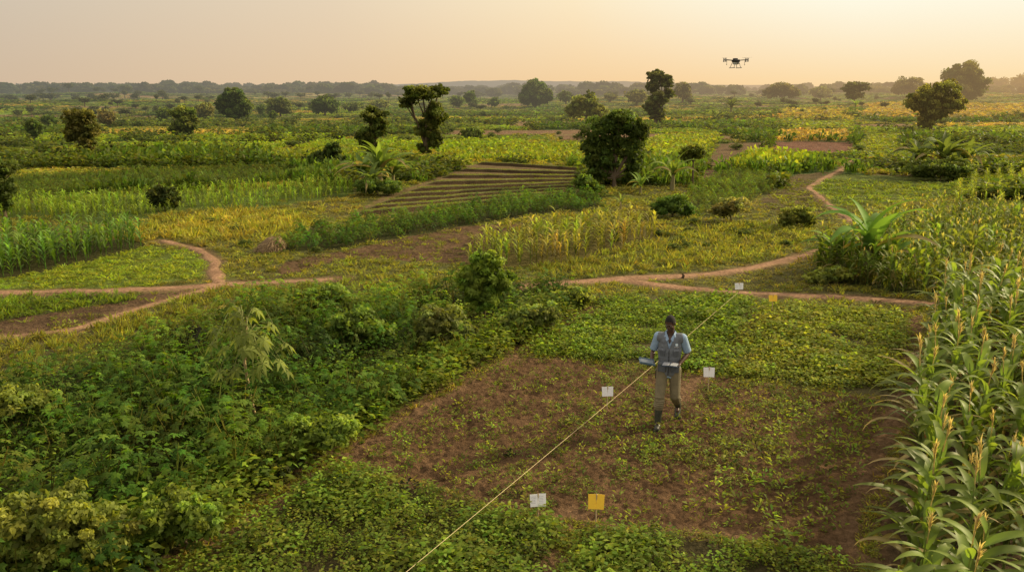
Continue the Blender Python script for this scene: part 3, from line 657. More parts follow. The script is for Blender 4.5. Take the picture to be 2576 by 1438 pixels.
T('leafy sapling rising from the cassava at the centre',1218,822,[(1222,662,44,34),(1188,705,38,36),(1255,705,38,36),(1215,745,48,34)],(.074,.115,.027),.02,.45,leaf=13,fork=.6)
B_=lambda *a,**k: tree('bush','bush',*a,**{**dict(part='foliage',tr=.03,bright=False),**k})
B_('dark round bush alone in the left grass',415,530,[(415,492,36,26),(395,508,22,16),(440,508,22,16)],(.055,.075,.026),dens=.8)
B_('dark bush thicket left of the banana clump',828,430,[(840,378,26,20),(800,400,28,20),(850,410,34,22),(820,420,38,14)],(.065,.10,.03),dens=.8)
B_('low dark bush behind the banana clump',760,455,[(755,440,38,16)],(.07,.11,.03),dens=.8)
B_('small round shrub in the fields right of the two tier tree',1190,350,[(1188,336,34,13)],(.09,.125,.035),dens=.8)
B_('olive bush beside the winding path on the right',2003,572,[(2005,540,40,24),(1980,550,26,18),(2030,552,24,16)],(.13,.16,.045),dens=.7)
B_('dark leafy bush below the slender tree',1692,548,[(1690,515,46,26),(1660,525,28,18),(1725,528,26,16)],(.07,.13,.03),dens=.7)
B_('green bush at the foot of the large round tree',1475,492,[(1472,462,32,20),(1495,475,22,14)],(.08,.13,.03),dens=.8)
B_('tall grey green weedy bush beside the leafy sapling',1110,895,[(1110,805,62,34),(1075,835,50,36),(1150,840,52,34),(1110,862,76,28)],(.125,.155,.052),dens=.32,leaf=12)
B_('grey green weed clump right of the leafy sapling',1330,850,[(1330,800,50,30),(1290,815,34,24),(1375,790,40,26)],(.125,.165,.052),dens=.32,leaf=11)
B_('weed clump at the corner where cassava meets the groundnut plot',1450,775,[(1450,742,44,22),(1410,750,30,18)],(.125,.17,.05),dens=.35,leaf=11)
B_('pale scrub bush left of the olive bush',1840,560,[(1840,515,40,20),(1820,530,40,16)],(.17,.18,.08),dens=.6)
B_('yellow green leafy bush at the lower left corner',150,1450,[(150,1275,120,55),(80,1330,90,55),(250,1330,100,55),(150,1380,150,55)],(.14,.175,.043),dens=.22,leaf=15)
B_('light green leafy bush at the bottom left beside the corner bush',470,1380,[(450,1265,90,50),(400,1305,75,45),(530,1295,65,45)],(.12,.18,.037),dens=.24,leaf=14)
B_('weedy bush on the margin below the leaning fruit sapling',740,1150,[(770,1085,75,40),(710,1115,65,38),(840,1075,65,38)],(.115,.175,.037),dens=.26,leaf=13)
B_('low bright bush under the broad leaved banana plant',2110,712,[(2100,690,50,18),(2060,700,40,14)],(.15,.19,.055),dens=.4,leaf=10)
B_('round light green bush among the cassava near the centre left',900,880,[(900,805,60,30),(860,832,50,28),(945,828,50,28)],(.105,.16,.036),dens=.3,leaf=12)
B_('leafy bush at the far edge of the cassava left of the sapling',830,790,[(830,740,60,24),(780,752,40,20)],(.10,.155,.036),dens=.32,leaf=11)
B_('yellowish bush in the cassava at the left edge',60,1100,[(60,1000,80,36),(110,1020,60,32),(20,1030,60,36)],(.135,.175,.045),dens=.26,leaf=13)
B_('leafy undergrowth bush at the foot of the banana clump by the terraces',950,492,[(930,470,44,18),(980,472,40,18)],(.08,.13,.032),dens=.7)
B_('leafy undergrowth bush at the foot of the banana clump on the right',2365,455,[(2330,428,50,22),(2400,428,54,22)],(.08,.115,.032),dens=.7)

def sapling(bx,by,label):
    X,Y,Zz,t=G(bx,by); s=t/F; r=empty('fruit_sapling',(X,Y,Zz)); tag(r,label,'sapling')
    tp=[(0,0,0),(-.05,0,.35),(-.08,0,.75),(-.03,.02,1.15),(0,0,1.4)]
    parts=[tube(tp,[.028,.024,.02,.016,.01],7,(.45,.34,.19))]; lv=[]
    g=np.random.default_rng(5)
    for i in range(60):
        a=g.uniform(0,6.28); z0=g.uniform(.9,1.5); rr=g.uniform(.12,.58); z1=z0+g.uniform(-.55,.2)*(rr/.5)
        c=np.array([rr*math.cos(a),rr*math.sin(a),z1]); parts.append(tube([(-.04,0,z0-.1),(c[0]*.5,c[1]*.5,max(z0,z1)+.05),tuple(c)],[.007,.005,.003],4,(.20,.22,.08)))
        k=6; aa=np.linspace(0,5.2,k)+g.uniform(0,6); out=np.array([math.cos(a),math.sin(a),0]); Nn=nrm(np.array([0,0,1.])+out*.8); u=nrm(np.cross(Nn,[.2,.9,.1])); v=np.cross(Nn,u)
        br=g.uniform(.7,1.4); lv.append(leaves(np.tile(c,(k,1)),np.cos(aa)[:,None]*u+np.sin(aa)[:,None]*v,.14,.055,N=np.tile(Nn,(k,1)),droop=.5,c=np.tile(np.array([.19,.235,.055])*br,(k,1))))
    link('stem',mesh_np('stem',*merge(parts),M_bark,True),r); link('leaves',mesh_np('leaves',*merge(lv),M_leaf),r); r.scale=(1.15,1.15,1.2)
sapling(640,1040,'leaning sapling with a pale bare stem and drooping leaves in the cassava')

def banana(bx,by,hpx,label,n=9,seed=0,group=None,col=(.13,.20,.045),name='banana_plant',wd=.22,upright=0):
    X,Y,Zz,t=G(bx,by); s=t/F; h=hpx*s; random.seed(seed); r=empty(name,(X,Y,Zz)); tag(r,label,'banana plant' if 'banana' in name else 'palm',group)
    link('stem',mesh_np('stem',*tube([(0,0,-.05),(.01*h,0,h*.18),(.02*h,0,h*.38)],[h*.06,h*.05,h*.035],8,(.20,.18,.09)),M_bark,True),r)
    lv=[]
    for i in range(n):
        a=i*2.4+random.uniform(-.3,.3); b=random.uniform(.75,1.3); c=tuple(q*b*1.2 for q in col); L=h*random.uniform(.6,.88)
        e0=random.uniform(40,84)+upright; e1=random.uniform(-75,20)+upright; zz=h*random.uniform(.26,.38)
        if i>n*.8: e0-=25; e1-=30; c=(.24*b,.20*b,.09*b)
        lv.append(strip((.02*h,0,zz),a,L,h*wd*.95,math.radians(min(e0,88)),math.radians(max(e1,-88)),10,.3,c,tuple(q*1.15 for q in c),jag=.35,taper=.6))
    link('leaves',mesh_np('leaves',*merge(lv),M_leaf),r)
banana(955,480,145,'tallest banana plant with upright leaves left of the terraced plot',20,1,wd=.19,col=(.12,.175,.044),upright=6)
banana(912,474,112,'shorter banana plant on the left side of the banana clump by the terraces',18,2,col=(.09,.14,.036))
banana(988,474,106,'shorter banana plant on the right side of the banana clump by the terraces',18,3,col=(.10,.15,.037))
banana(935,488,88,'low front banana plant in the banana clump by the terraces',16,21,col=(.09,.13,.036))
banana(1690,480,108,'banana plant with bright upright leaves beside the slender tree',11,4,col=(.16,.22,.05),wd=.18,upright=6)
banana(1610,490,65,'small banana plant at the right foot of the large round tree',10,5)
banana(2305,442,112,'left banana plant of the clump on the right field',18,6,col=(.09,.12,.038))
banana(2365,447,130,'middle and tallest banana plant of the clump on the right field',20,7,col=(.09,.12,.038),upright=6)
banana(2425,442,112,'right banana plant of the clump on the right field',18,8,col=(.09,.12,.038))
banana(2395,452,88,'low front banana plant of the clump on the right field',15,22,col=(.10,.13,.04))
banana(1838,288,55,'small dark palm like banana plant below the drone on the skyline',14,9,col=(.07,.09,.035))
banana(1350,300,32,'small banana plant in front of the big dark skyline tree',10,10)
banana(2175,700,220,'broad leaved banana plant at the edge of the right maize field',12,11,col=(.115,.21,.043),wd=.26,upright=10)
banana(2100,690,155,'low leafy banana plant left of the broad leaved one by the maize',12,12,col=(.11,.18,.042),wd=.22)
banana(2225,700,155,'low leafy banana plant right of the broad leaved one by the maize',12,23,col=(.10,.17,.042),wd=.22)
banana(1560,530,60,'spiky young palm under the large round tree',16,13,col=(.14,.19,.06),name='young_palm',wd=.06)
banana(2150,280,38,'small banana plant beside the far cereal blocks',11,14)

# distant individual trees (shared shapes)
UT=[]
for k in range(7):
    g=np.random.default_rng(500+k); B=[(0,0,.6,.30,.28,.22)]+[(g.uniform(-.28,.28),g.uniform(-.22,.22),g.uniform(.5,.76),g.uniform(.2,.32),g.uniform(.2,.3),g.uniform(.14,.22)) for _ in range(3)]
    c,subs=crown(B,520,.09,.06,(.075,.092,.040),900+k); tm=trunkmesh(B,.035,k,subs=None)
    UT.append(mesh_np('far_tree',*merge([c,tm]),M_leaf))
US=[]
for k in range(5):
    g=np.random.default_rng(700+k); B=[(0,0,.35,.38,.36,.33)]+[(g.uniform(-.35,.35),g.uniform(-.3,.3),g.uniform(.25,.6),g.uniform(.2,.32),g.uniform(.2,.3),g.uniform(.2,.3)) for _ in range(3)]
    c,subs=crown(B,700,.085,.05,(.098,.138,.040),950+k); tm=trunkmesh(B,.02,k,subs=None)
    US.append(mesh_np('shrub',*merge([c,tm]),M_leaf))
def far(x,y,h,w,label,group,lib=UT,name='distant_tree',cat='tree'):
    o=link(name,lib[random.randrange(len(lib))]); o.location=(x,y,float(hgt(x,y))-.08); o.scale=(w,w,h); o.rotation_euler=(0,0,random.uniform(0,6)); tag(o,label,cat,group)
random.seed(4)
for (x0,x1,y0,y1,n,h0,h1,lb,gp) in (
 (0,520,234,262,62,16,30,'small hazy tree scattered along the far left fields','trees on the far left fields'),
 (520,1000,234,256,44,12,24,'small hazy tree on the far fields behind the broad dark tree','trees on the far fields left of centre'),
 (1000,1560,236,252,32,10,24,'tiny hazy tree on the skyline around the big dark centre tree','trees on the centre skyline'),
 (1560,2100,236,250,38,12,28,'small hazy tree on the skyline beneath the drone','trees on the skyline beneath the drone'),
 (2080,2576,234,246,30,14,32,'small golden hazed tree on the right skyline','trees on the right skyline'),
 (0,460,262,300,22,16,32,'small tree dotted among the left middle fields','trees in the left middle fields'),
 (600,1300,262,290,16,12,24,'small tree dotted among the fields left of the centre skyline tree','trees in the centre middle fields'),
 (1700,2250,256,275,16,12,26,'small tree dotted among the fields below the drone','trees in the fields below the drone')):
    for i in range(n):
        px=random.uniform(x0,x1); py=random.uniform(y0,y1); X=G(px,py); s=X[3]/F; hh=random.uniform(h0,h1)*s; far(X[0],X[1],hh,hh*random.uniform(.9,1.6),lb,gp)
for (x0,x1,y0,y1,n,h0,h1,lb,gp) in (
 (0,900,290,460,60,12,32,'small green shrub among the fields on the left','shrubs in the left fields'),
 (1000,1500,290,400,24,12,28,'small green shrub among the fields behind the terraced plot','shrubs behind the terraced plot'),
 (1650,2576,270,420,54,12,28,'small green shrub among the fields on the right','shrubs in the right fields'),
 (520,900,560,640,10,18,34,'low shrub in the rough grass below the bright maize strip','shrubs in the rough grass'),
 (1500,2020,560,650,16,18,38,'low shrub in the scrub between the yellowing maize and the right field','shrubs in the scrub')):
    for i in range(n):
        px=random.uniform(x0,x1); py=random.uniform(y0,y1); X=G(px,py); s=X[3]/F
        if pathd(np.array([X[0]]),np.array([X[1]]))[0]<4 or zid(np.array([X[0]]),np.array([X[1]]))[0] in [zn.index(q) for q in ('terrace','redplot','cassavaband','ploughed')]: continue
        hh=random.uniform(h0,h1)*s; far(X[0],X[1],hh,hh*random.uniform(1.1,1.8),lb,gp,US,'shrub','shrub')
a=Acc(); n=6000; px=rng.uniform(-200,2800,n); dd=rng.uniform(700,2600,n); xx=(px-1288)/F*dd; yy=dd
k=(fbm(xx/260,yy/260,131,3)>np.where(px<1000,.36,np.where(px<1600,.50,.56))); xx,yy,dd=xx[k],yy[k],dd[k]
cl=[crown([(0,0,.5,.5,.5,.4)],44,.3,.2,(1,1,1),70+i)[0] for i in range(4)]
scat(a,cl,xx,yy,np.stack([R_(9,22,len(xx)),R_(9,18,len(xx)),R_(6,12,len(xx))],1),np.array([.042,.053,.03]))
stuffobj('distant_wood',a,'far off wooded band along the hazy horizon','wood')
def hill(d,x0,x1,h,seed,label,col=(.06,.07,.04)):
    n=160; V=[];C=[]
    xs=np.linspace(x0,x1,n); e=np.sin(np.linspace(0,PI,n))**.6
    for j,(dy,f) in enumerate(((-600,-.02),(-300,.35),(0,1),(300,.9),(900,-.02))):
        z=h*f*e*(.45+.9*fbm(xs/420,xs*0+seed,140,3))+(2.5*vn(xs/14,xs*0+j,141) if f>.3 else 0); V.append(np.stack([xs,np.full(n,d+dy)+80*fbm(xs/300,xs*0,9,2),z-2],1)); C.append(np.tile(col,(n,1)))
    V=np.stack(V,1).reshape(-1,3);C=np.stack(C,1).reshape(-1,3); i2,j2=np.meshgrid(np.arange(n-1),np.arange(4),indexing='ij'); b=(i2*5+j2).ravel()
    tag(link('hill',mesh_np('hill',V,np.stack([b,b+5,b+6,b+1],1),C,M_ground,True)),label,'hill',kind='structure')
hill(3000,-900,1000,36,1,'pale low hill on the horizon right of the two tier tree')
hill(2300,-2100,-100,18,2,'low wooded rise on the far left horizon')
hill(4200,0,4200,34,3,'faint golden rise on the far right horizon')

# ---------------------------------------------------------------- straw heaps, stump
def heap(bx,by,wpx,hpx,label,lean=0):
    X,Y,Zz,t=G(bx,by); s=t/F; w=wpx*s/2; h=hpx*s; g=np.random.default_rng(int(bx)); n=1500
    u=nrm(g.normal(0,1,(n,3))); u[:,2]=abs(u[:,2]); Pp=u*np.array([w,w*.7,h])*g.uniform(.8,1.03,(n,1)); Pp[:,0]+=lean*Pp[:,2]
    Dr=nrm(np.stack([u[:,0]*.8+g.normal(0,.4,n),u[:,1]+g.normal(0,.4,n),-.7+g.normal(0,.35,n)],1)); br=g.uniform(.5,1.3,(n,1))
    a=Acc(); a.raw(*leaves(Pp,Dr,w*.5,.05*w,N=u,c=np.array([[.40,.29,.16]])*br))
    core=[tuple(q) for q in [(0,0,0),(lean*h*.3,0,h*.35),(lean*h*.6,0,h*.7),(lean*h*.9,0,h*.92)]]; a.raw(*tube(core,[w*.9,w*.72,w*.45,w*.1],10,(.24,.17,.10)))
    r=link('straw_heap',mesh_np('straw_heap',*a.get(),M_bark)); r.location=(X,Y,Zz); tag(r,label,'straw heap')
heap(675,632,64,40,'pointed heap of dry stalks left of the leafy band',.5); heap(810,586,64,20,'low brown straw heap at the top of the leafy band'); heap(1475,488,60,16,'flat brown straw heap at the foot of the large round tree')
X=G(1717,700); o=link('tree_stump',mesh_np('tree_stump',*merge([tube([(0,0,0),(.02,0,.08),(.0,.02,.13)],[.05,.035,.025],7,(.06,.042,.03)),tube([(0,0,.04),(.07,0,.09)],[.025,.01],5,(.06,.042,.03))]),M_bark,True)); o.location=X[:3]; tag(o,'small dark stump beside the footpath behind the markers','stump')

# ---------------------------------------------------------------- bmesh helpers for made things
def bbox(bm,c,s,rot=None,bev=0):
    M=Matrix.Translation(c)@(rot.to_4x4() if rot else Matrix())@Matrix.Diagonal((*s,1))
    r=bmesh.ops.create_cube(bm,size=1,matrix=M)
    if bev: bmesh.ops.bevel(bm,geom=list({e for v in r['verts'] for e in v.link_edges}),offset=bev,segments=2,affect='EDGES',profile=.6)
def bcyl(bm,a,b,ra,rb=None,k=12):
    a=Vector(a);b=Vector(b); d=b-a; M=Matrix.Translation((a+b)/2)@d.to_track_quat('Z','Y').to_matrix().to_4x4()
    bmesh.ops.create_cone(bm,cap_ends=True,segments=k,radius1=ra,radius2=ra if rb is None else rb,depth=d.length,matrix=M)
def bmobj(name,bm,mat,parent=None,smooth=False):
    me=D.meshes.new(name); bm.to_mesh(me); bm.free(); me.materials.append(mat)
    if smooth: me.polygons.foreach_set('use_smooth',[True]*len(me.polygons))
    return link(name,me,parent)
M_white=plain('white_card',(.92,.92,.95),.6,0,.02); M_yel=plain('yellow_card',(1.0,.62,.04),.55,0,.02); M_wood=plain('stake_wood',(.50,.39,.24),.8); M_ink=plain('grey_ink',(.22,.24,.27),.8)
def marker(bx,by,cy,wpx,hpx,kind,label,yaw=0,ink=False,group=None):
    X,Y,Zz,t=G(bx,by); s=t/F; w=wpx*s; h=hpx*s; zc=(by-cy)*s*1.04
    r=empty('marker_sign',(X,Y,Zz),yaw); tag(r,label,'marker sign',group)
    bm=bmesh.new(); bcyl(bm,(0,.012,-.12),(0.004,.012,zc+h*.54),.009,.007,8); bmobj('stake',bm,M_wood,r)
    for sg in (-1,1):
        bm=bmesh.new(); bbox(bm,(sg*w*.254,-.0,zc+.012*h*sg),(w*.485,.005,h),Matrix.Rotation(-sg*.03,3,'Z')@Matrix.Rotation(.025*sg,3,'Y')@Matrix.Rotation(-.30,3,'X'),.001)
        p=bmobj('panel',bm,M_white if kind=='w' else M_yel,r)
        if ink:
            bm=bmesh.new(); g=random.Random(int(bx)+sg)
            for k in range(5):
                x0=sg*w*.254-w*.17
                for j in range(4):
                    l=g.uniform(.02,.06)*w; zz=h*(.28-.12*k); bbox(bm,(x0+l/2,-.0035+math.tan(.30)*zz,zc+zz),(l,.003,h*.022)); x0+=l+w*.03
                    if x0>sg*w*.254+w*.12: break
            bmobj('writing',bm,M_ink,p)
marker(1353,1312,1254,40,31,'w','white marker sign with faint writing at the bottom centre',.1,True)
marker(1498,1328,1257,40,37,'y','larger yellow marker sign at the bottom centre right of the white one',-.15)
marker(1527,1032,983,28,24,'w','white marker sign left of the walking person',0)
marker(1781,980,935,27,24,'w','white marker sign right of the walking person',-.15)
marker(1857,752,720,21,16,'w','small white marker sign at the far end of the yellow line',0,True)
marker(1941,796,750,21,16,'y','small yellow marker sign beside the far footpath',0)

def ray(px,py,z):
    dx=(px-1288)/F; v=-(py-719)/F; dy=CP+v*SP; dz=-SP+v*CP; t=(CH-z)/(-dz); return np.array([dx*t,dy*t,z])
a0=ray(930,1514,.33); a1=ray(1857,735,.22); pts=[]
for i in range(41):
    t=i/40; p=a0*(1-t)+a1*t; p[2]-=.03*math.sin(PI*t); pts.append(p)
o=link('measuring_line',mesh_np('measuring_line',*tube(pts,[.0030]*41,6,(.72,.60,.34)),M_bark,True)); tag(o,'taut pale yellow line stretched across the plots to the far white sign','line')

# ---------------------------------------------------------------- drone
M_dk=plain('drone_dark',(.025,.025,.028),.45); M_gr=plain('drone_grey',(.22,.22,.22),.4); M_lt=plain('drone_tank',(.55,.55,.52),.5)
dr_p=(563/F*38,(CP+.2789*SP)*38,CH+(-SP+.2789*CP)*38)
dr=empty('drone',dr_p,.35); tag(dr,'dark multirotor drone with landing legs hovering in the sky at the right','drone')
bm=bmesh.new(); bbox(bm,(0,0,.03),(.26,.34,.12),None,.035); bbox(bm,(0,.05,.12),(.16,.2,.06),None,.02); bmobj('body',bm,M_dk,dr)
bm=bmesh.new(); bbox(bm,(0,0,-.08),(.18,.24,.12),None,.04); bmobj('tank',bm,M_lt,dr)
bm=bmesh.new(); bbox(bm,(0,-.2,-.08),(.07,.07,.08),None,.015); bcyl(bm,(0,-.23,-.08),(0,-.27,-.08),.025); bmobj('camera',bm,M_gr,dr)
for k in range(4):
    a={0:.32,1:PI-.32,2:PI+.32,3:-.32}[k]-.35; c,s_=math.cos(a),math.sin(a); R=.55
    bm=bmesh.new(); bcyl(bm,(c*.1,s_*.1,.05),(c*R,s_*R,.08),.02,.016); arm=bmobj('arm',bm,M_dk,dr)
    bm=bmesh.new(); bcyl(bm,(c*R,s_*R,-.02),(c*R,s_*R,.15),.034,.028,14); bmobj('motor',bm,M_gr,arm)
    bm=bmesh.new(); b0=k*.5+.2
    for sg in (0,PI):
        u=Vector((math.cos(b0+sg),math.sin(b0+sg),0)); v=Vector((-u.y,u.x,0)); o_=Vector((c*R,s_*R,.158)); vs=[]
        for r_,w_ in ((.0,.012),(.06,.026),(.16,.020),(.25,.008)):
            vs.append([bm.verts.new(o_+u*r_+v*w_+Vector((0,0,.006+.03*r_))),bm.verts.new(o_+u*r_-v*w_+Vector((0,0,.03*r_)))])
        for i in range(3): bm.faces.new([vs[i][0],vs[i][1],vs[i+1][1],vs[i+1][0]])
    bmesh.ops.solidify(bm,geom=bm.faces[:],thickness=.005); bmobj('propeller',bm,M_dk,arm)
for sg in (-1,1):
    bm=bmesh.new(); 
    for yy in (-.12,.12): bcyl(bm,(sg*.09,yy,-.02),(sg*.19,yy*1.3,-.28),.014,.012)
    bcyl(bm,(sg*.19,-.22,-.29),(sg*.19,.22,-.29),.016); bmobj('landing_leg',bm,M_gr,dr)
for sg in (-1,1):
    bm=bmesh.new(); bcyl(bm,(sg*.5,0,.06),(sg*.5,0,-.13),.008); bcyl(bm,(sg*.5,0,-.13),(sg*.5,0,-.17),.018,.01); bmobj('spray_nozzle',bm,M_dk,dr)

# ---------------------------------------------------------------- person
M_skin=plain('dark_skin',(.085,.044,.028),.45,0,.12,12); M_hair=plain('black_hair',(.010,.009,.008),.9,0,.3,200)
M_shirt=plain('light_blue_cotton',(.29,.42,.60),.8,0,.10,18); M_vest=plain('grey_vest_cloth',(.155,.175,.205),.85,0,.15,20); M_pocket=plain('grey_pocket_cloth',(.11,.125,.15),.85,0,.15,20)
M_trous=plain('khaki_trousers',(.20,.17,.10),.85,0,.22,9); M_boot=plain('dark_rubber_boot',(.050,.055,.042),.5,0,.2,8); M_zip=plain('black_zip',(.02,.02,.022),.5)
M_eye=plain('eye_white',(.5,.47,.42),.3,0,.02); M_logo=plain('logo_pale_blue',(.5,.68,.85),.6,0,.05); M_lw=plain('logo_white',(.8,.8,.8),.6,0,.05)
class Blob:
    def __init__(s): s.bm=bmesh.new(); s.M=Matrix()
    def ell(s,c,r,R=None,sub=2):
        if not hasattr(r,'__len__'): r=(r,r,r)
        bmesh.ops.create_icosphere(s.bm,subdivisions=sub,radius=1,matrix=s.M@Matrix.Translation(c)@(R.to_4x4() if R else Matrix())@Matrix.Diagonal((*r,1)))
    def cap(s,a,b,ra,rb,fx=1,fy=1,sub=2):
        a=Vector(a);b=Vector(b); n=max(2,int((b-a).length/(.33*min(ra,rb))))
        for i in range(n+1):
            t=i/n; r=ra+(rb-ra)*t; s.ell(a.lerp(b,t),(r*fx,r*fy,r),sub=sub)
    def chain(s,pts,sub=2,fx=1,fy=1):
        for (a,ra),(b,rb) in zip(pts[:-1],pts[1:]): s.cap(a,b,ra,rb,fx,fy,sub)
    def build(s,name,vox,mat,parent,it=4,post=None,thick=0):
        me=D.meshes.new(name); s.bm.to_mesh(me); s.bm.free(); o=link('tmp',me)
        m=o.modifiers.new('r','REMESH'); m.mode='VOXEL'; m.voxel_size=vox
        m2=o.modifiers.new('s','SMOOTH'); m2.iterations=it; m2.factor=.5
        bpy.context.view_layer.update(); dg=bpy.context.evaluated_depsgraph_get(); me2=D.meshes.new_from_object(o.evaluated_get(dg)); D.objects.remove(o); D.meshes.remove(me)
        bm=bmesh.new(); bm.from_mesh(me2)
        if post:
            dead=[f for f in bm.faces if post(f.calc_center_median())]; bmesh.ops.delete(bm,geom=dead,context='FACES')
        if thick: bmesh.ops.solidify(bm,geom=bm.faces[:],thickness=thick)
        bm.to_mesh(me2); bm.free(); me2.name=name; me2.materials.clear(); me2.materials.append(mat); me2.polygons.foreach_set('use_smooth',[True]*len(me2.polygons))
        return link(name,me2,parent)
fp=G(1676,1064); PL=Vector(fp[:3]); YAW=-.28
man=empty('person',PL,YAW); tag(man,'person in grey vest, blue shirt and khaki trousers walking with head bowed','person')
ShR,ShL=(-.19,.01,1.46),(.19,.01,1.46); ElR,ElL=(-.27,.07,1.19),(.28,.08,1.19); WrR,WrL=(-.265,-.15,1.085),(.17,-.15,1.075)
HipR,HipL=(-.095,0,.93),(.095,0,.93); KnR,KnL=(-.11,-.18,.53),(.12,-.04,.50); AnR,AnL=(-.12,-.20,.10),(.15,.32,.20)
HM=Matrix.Translation((-.01,-.05,1.70))@Matrix.Rotation(math.radians(-12),4,'Z')@Matrix.Rotation(math.radians(22),4,'X')
def hand(b,wr,fwd,up,thumb,curl):
    fwd=Vector(fwd).normalized(); up=Vector(up); up=(up-fwd*up.dot(fwd)).normalized(); sd=up.cross(fwd).normalized()
    if sd.dot(Vector(thumb))<0: sd=-sd
    w=Vector(wr); L=lambda x,y,z: w+fwd*x+sd*y+up*z
    for y in (-.026,-.009,.009,.026): b.cap(L(.012,y*.7,0),L(.085,y,0),.016,.0125)
    for y,l in ((-.031,.058),(-.0105,.072),(.0105,.078),(.031,.068)):
        p=L(.088,y,0); a=.15; 
        for k,(f,r) in enumerate(((.45,.0092),(.32,.0085),(.23,.0076))):
            q=p+(fwd*math.cos(a)+up*math.sin(a))*l*f; b.cap(p,q,r+.0005,r,sub=1); p=q; a+=curl
    p0=L(.025,.028,.004); p1=L(.052,.058,.022); p2=L(.078,.060,.040); p3=L(.098,.050,.046)
    b.cap(p0,p1,.014,.011,sub=1); b.cap(p1,p2,.0105,.0095,sub=1); b.cap(p2,p3,.0095,.008,sub=1)
b=Blob()
b.chain([((0,0,.93),.13),((0,0,1.08),.125),((0,-.005,1.25),.14),((0,0,1.40),.13)],fx=1.15,fy=.75)
b.cap((-.15,.01,1.455),(.15,.01,1.455),.062,.062); b.chain([((0,.01,1.46),.075),((0,-.005,1.54),.058),((0,-.02,1.62),.056)])
for S,E,W_ in ((ShR,ElR,WrR),(ShL,ElL,WrL)):
    b.chain([(S,.058),(E,.040)]); m=Vector(E).lerp(Vector(W_),.3); b.chain([(E,.039),(m,.040),(W_,.026)])
for Hh,K,A in ((HipR,KnR,AnR),(HipL,KnL,AnL)):
    b.chain([(Hh,.085),(K,.056)]); m=Vector(K).lerp(Vector(A),.3); b.chain([(K,.052),(m,.054),(A,.036)]); b.cap(A,(A[0],A[1]-.10,A[2]-.05),.035,.03)
hand(b,WrR,(-.15,-1,-.25),(.1,-.2,1),(1,-.1,0),.12)
hand(b,WrL,(-.65,-.8,-.15),(0,0,1),(-.7,.7,0),.10)
b.M=HM
b.ell((0,.012,.03),(.076,.096,.090),sub=3); b.ell((0,-.012,-.02),(.066,.080,.085),sub=3); b.ell((0,-.035,-.075),(.048,.048,.042)); b.ell((0,-.068,-.098),(.022,.02,.018))
b.ell((0,-.078,.022),(.050,.018,.013)); b.cap((0,-.088,.008),(0,-.106,-.026),.009,.013,sub=1)
for s_ in (-1,1):
    b.ell((s_*.014,-.098,-.030),(.011,.011,.008)); b.ell((s_*.044,-.062,-.022),(.02,.018,.018)); b.ell((s_*.078,.012,-.008),(.010,.020,.033)); b.ell((s_*.045,-.02,-.07),(.022,.04,.03))
b.ell((0,-.088,-.054),(.026,.012,.007)); b.ell((0,-.087,-.067),(.023,.012,.008)); b.cap((0,.02,-.06),(0,.025,-.12),.055,.056)
b.build('body',.0055,M_skin,man,3)
hb=Blob(); hb.M=HM; hb.ell((0,.016,.034),(.079,.099,.091),sub=4); hb.ell((0,.045,-.01),(.076,.066,.075),sub=3)
inv=HM.inverted()
def hairpost(c):
    q=inv@c; return q.z<(.045 if q.y<-.03 else (.0 if q.y<.03 else -.06)) or (q.y<-.055 and q.z<.075)
hb.build('hair',.006,M_hair,man,2,hairpost)
for s_ in (-1,1):
    bm=bmesh.new(); bmesh.ops.create_icosphere(bm,subdivisions=2,radius=1,matrix=HM@Matrix.Translation((s_*.029,-.0775,.001))@Matrix.Diagonal((.0125,.008,.006,1))); ey=bmobj('eye',bm,M_eye,man,True)
    bm=bmesh.new(); bmesh.ops.create_icosphere(bm,subdivisions=2,radius=1,matrix=HM@Matrix.Translation((s_*.029,-.0835,-.001))@Matrix.Diagonal((.0052,.0035,.0052,1))); bmobj('iris',bm,M_hair,ey,True)
    bm=bmesh.new(); bmesh.ops.create_icosphere(bm,subdivisions=2,radius=1,matrix=HM@Matrix.Translation((s_*.029,-.091,.026))@Matrix.Rotation(-s_*.12,4,'Y')@Matrix.Diagonal((.019,.006,.0035,1))); bmobj('eyebrow',bm,M_hair,man,True)
b=Blob(); b.chain([((0,.0,.86),.145),((0,0,.95),.142),((0,0,1.08),.137),((0,-.005,1.25),.152),((0,0,1.40),.140)],fx=1.15,fy=.76)
b.cap((-.16,.01,1.45),(.16,.01,1.45),.076,.076); b.cap((0,.01,1.48),(0,0,1.52),.085,.072)
for S,E in ((ShR,ElR),(ShL,ElL)): e=Vector(S).lerp(Vector(E),.88); b.chain([(S,.074),(Vector(S).lerp(Vector(E),.5),.068),(e,.068)])
def shpost(c):
    if c.z<.815: return True
    if (c-Vector((0,-.012,1.60))).length<.078: return True
    if c.y<-.02 and c.z>1.37 and abs(c.x)<(c.z-1.37)*.42: return True
    for S,E in ((ShR,ElR),(ShL,ElL)):
        d=Vector(E)-Vector(S); t=(c-Vector(S)).dot(d)/d.length_squared
        if t>.86 and abs(c.x)>.2: return True
    return False
b.build('shirt',.008,M_shirt,man,4,shpost,.004)
bm=bmesh.new()
for s_ in (-1,1):
    ps=[(s_*.012,-.100,1.455),(s_*.055,-.060,1.535),(s_*.075,.01,1.565),(s_*.05,.068,1.57),(0,.082,1.572)]; lo_=[(s_*.05,-.122,1.425),(s_*.088,-.082,1.49),(s_*.100,.01,1.52),(s_*.07,.085,1.525),(0,.10,1.527)]
    A=[bm.verts.new(p) for p in ps]; B2=[bm.verts.new(p) for p in lo_]
    for i in range(4): bm.faces.new([A[i],A[i+1],B2[i+1],B2[i]])
bmesh.ops.recalc_face_normals(bm,faces=bm.faces[:]); bmesh.ops.solidify(bm,geom=bm.faces[:],thickness=.006); bmobj('collar',bm,M_shirt,man)
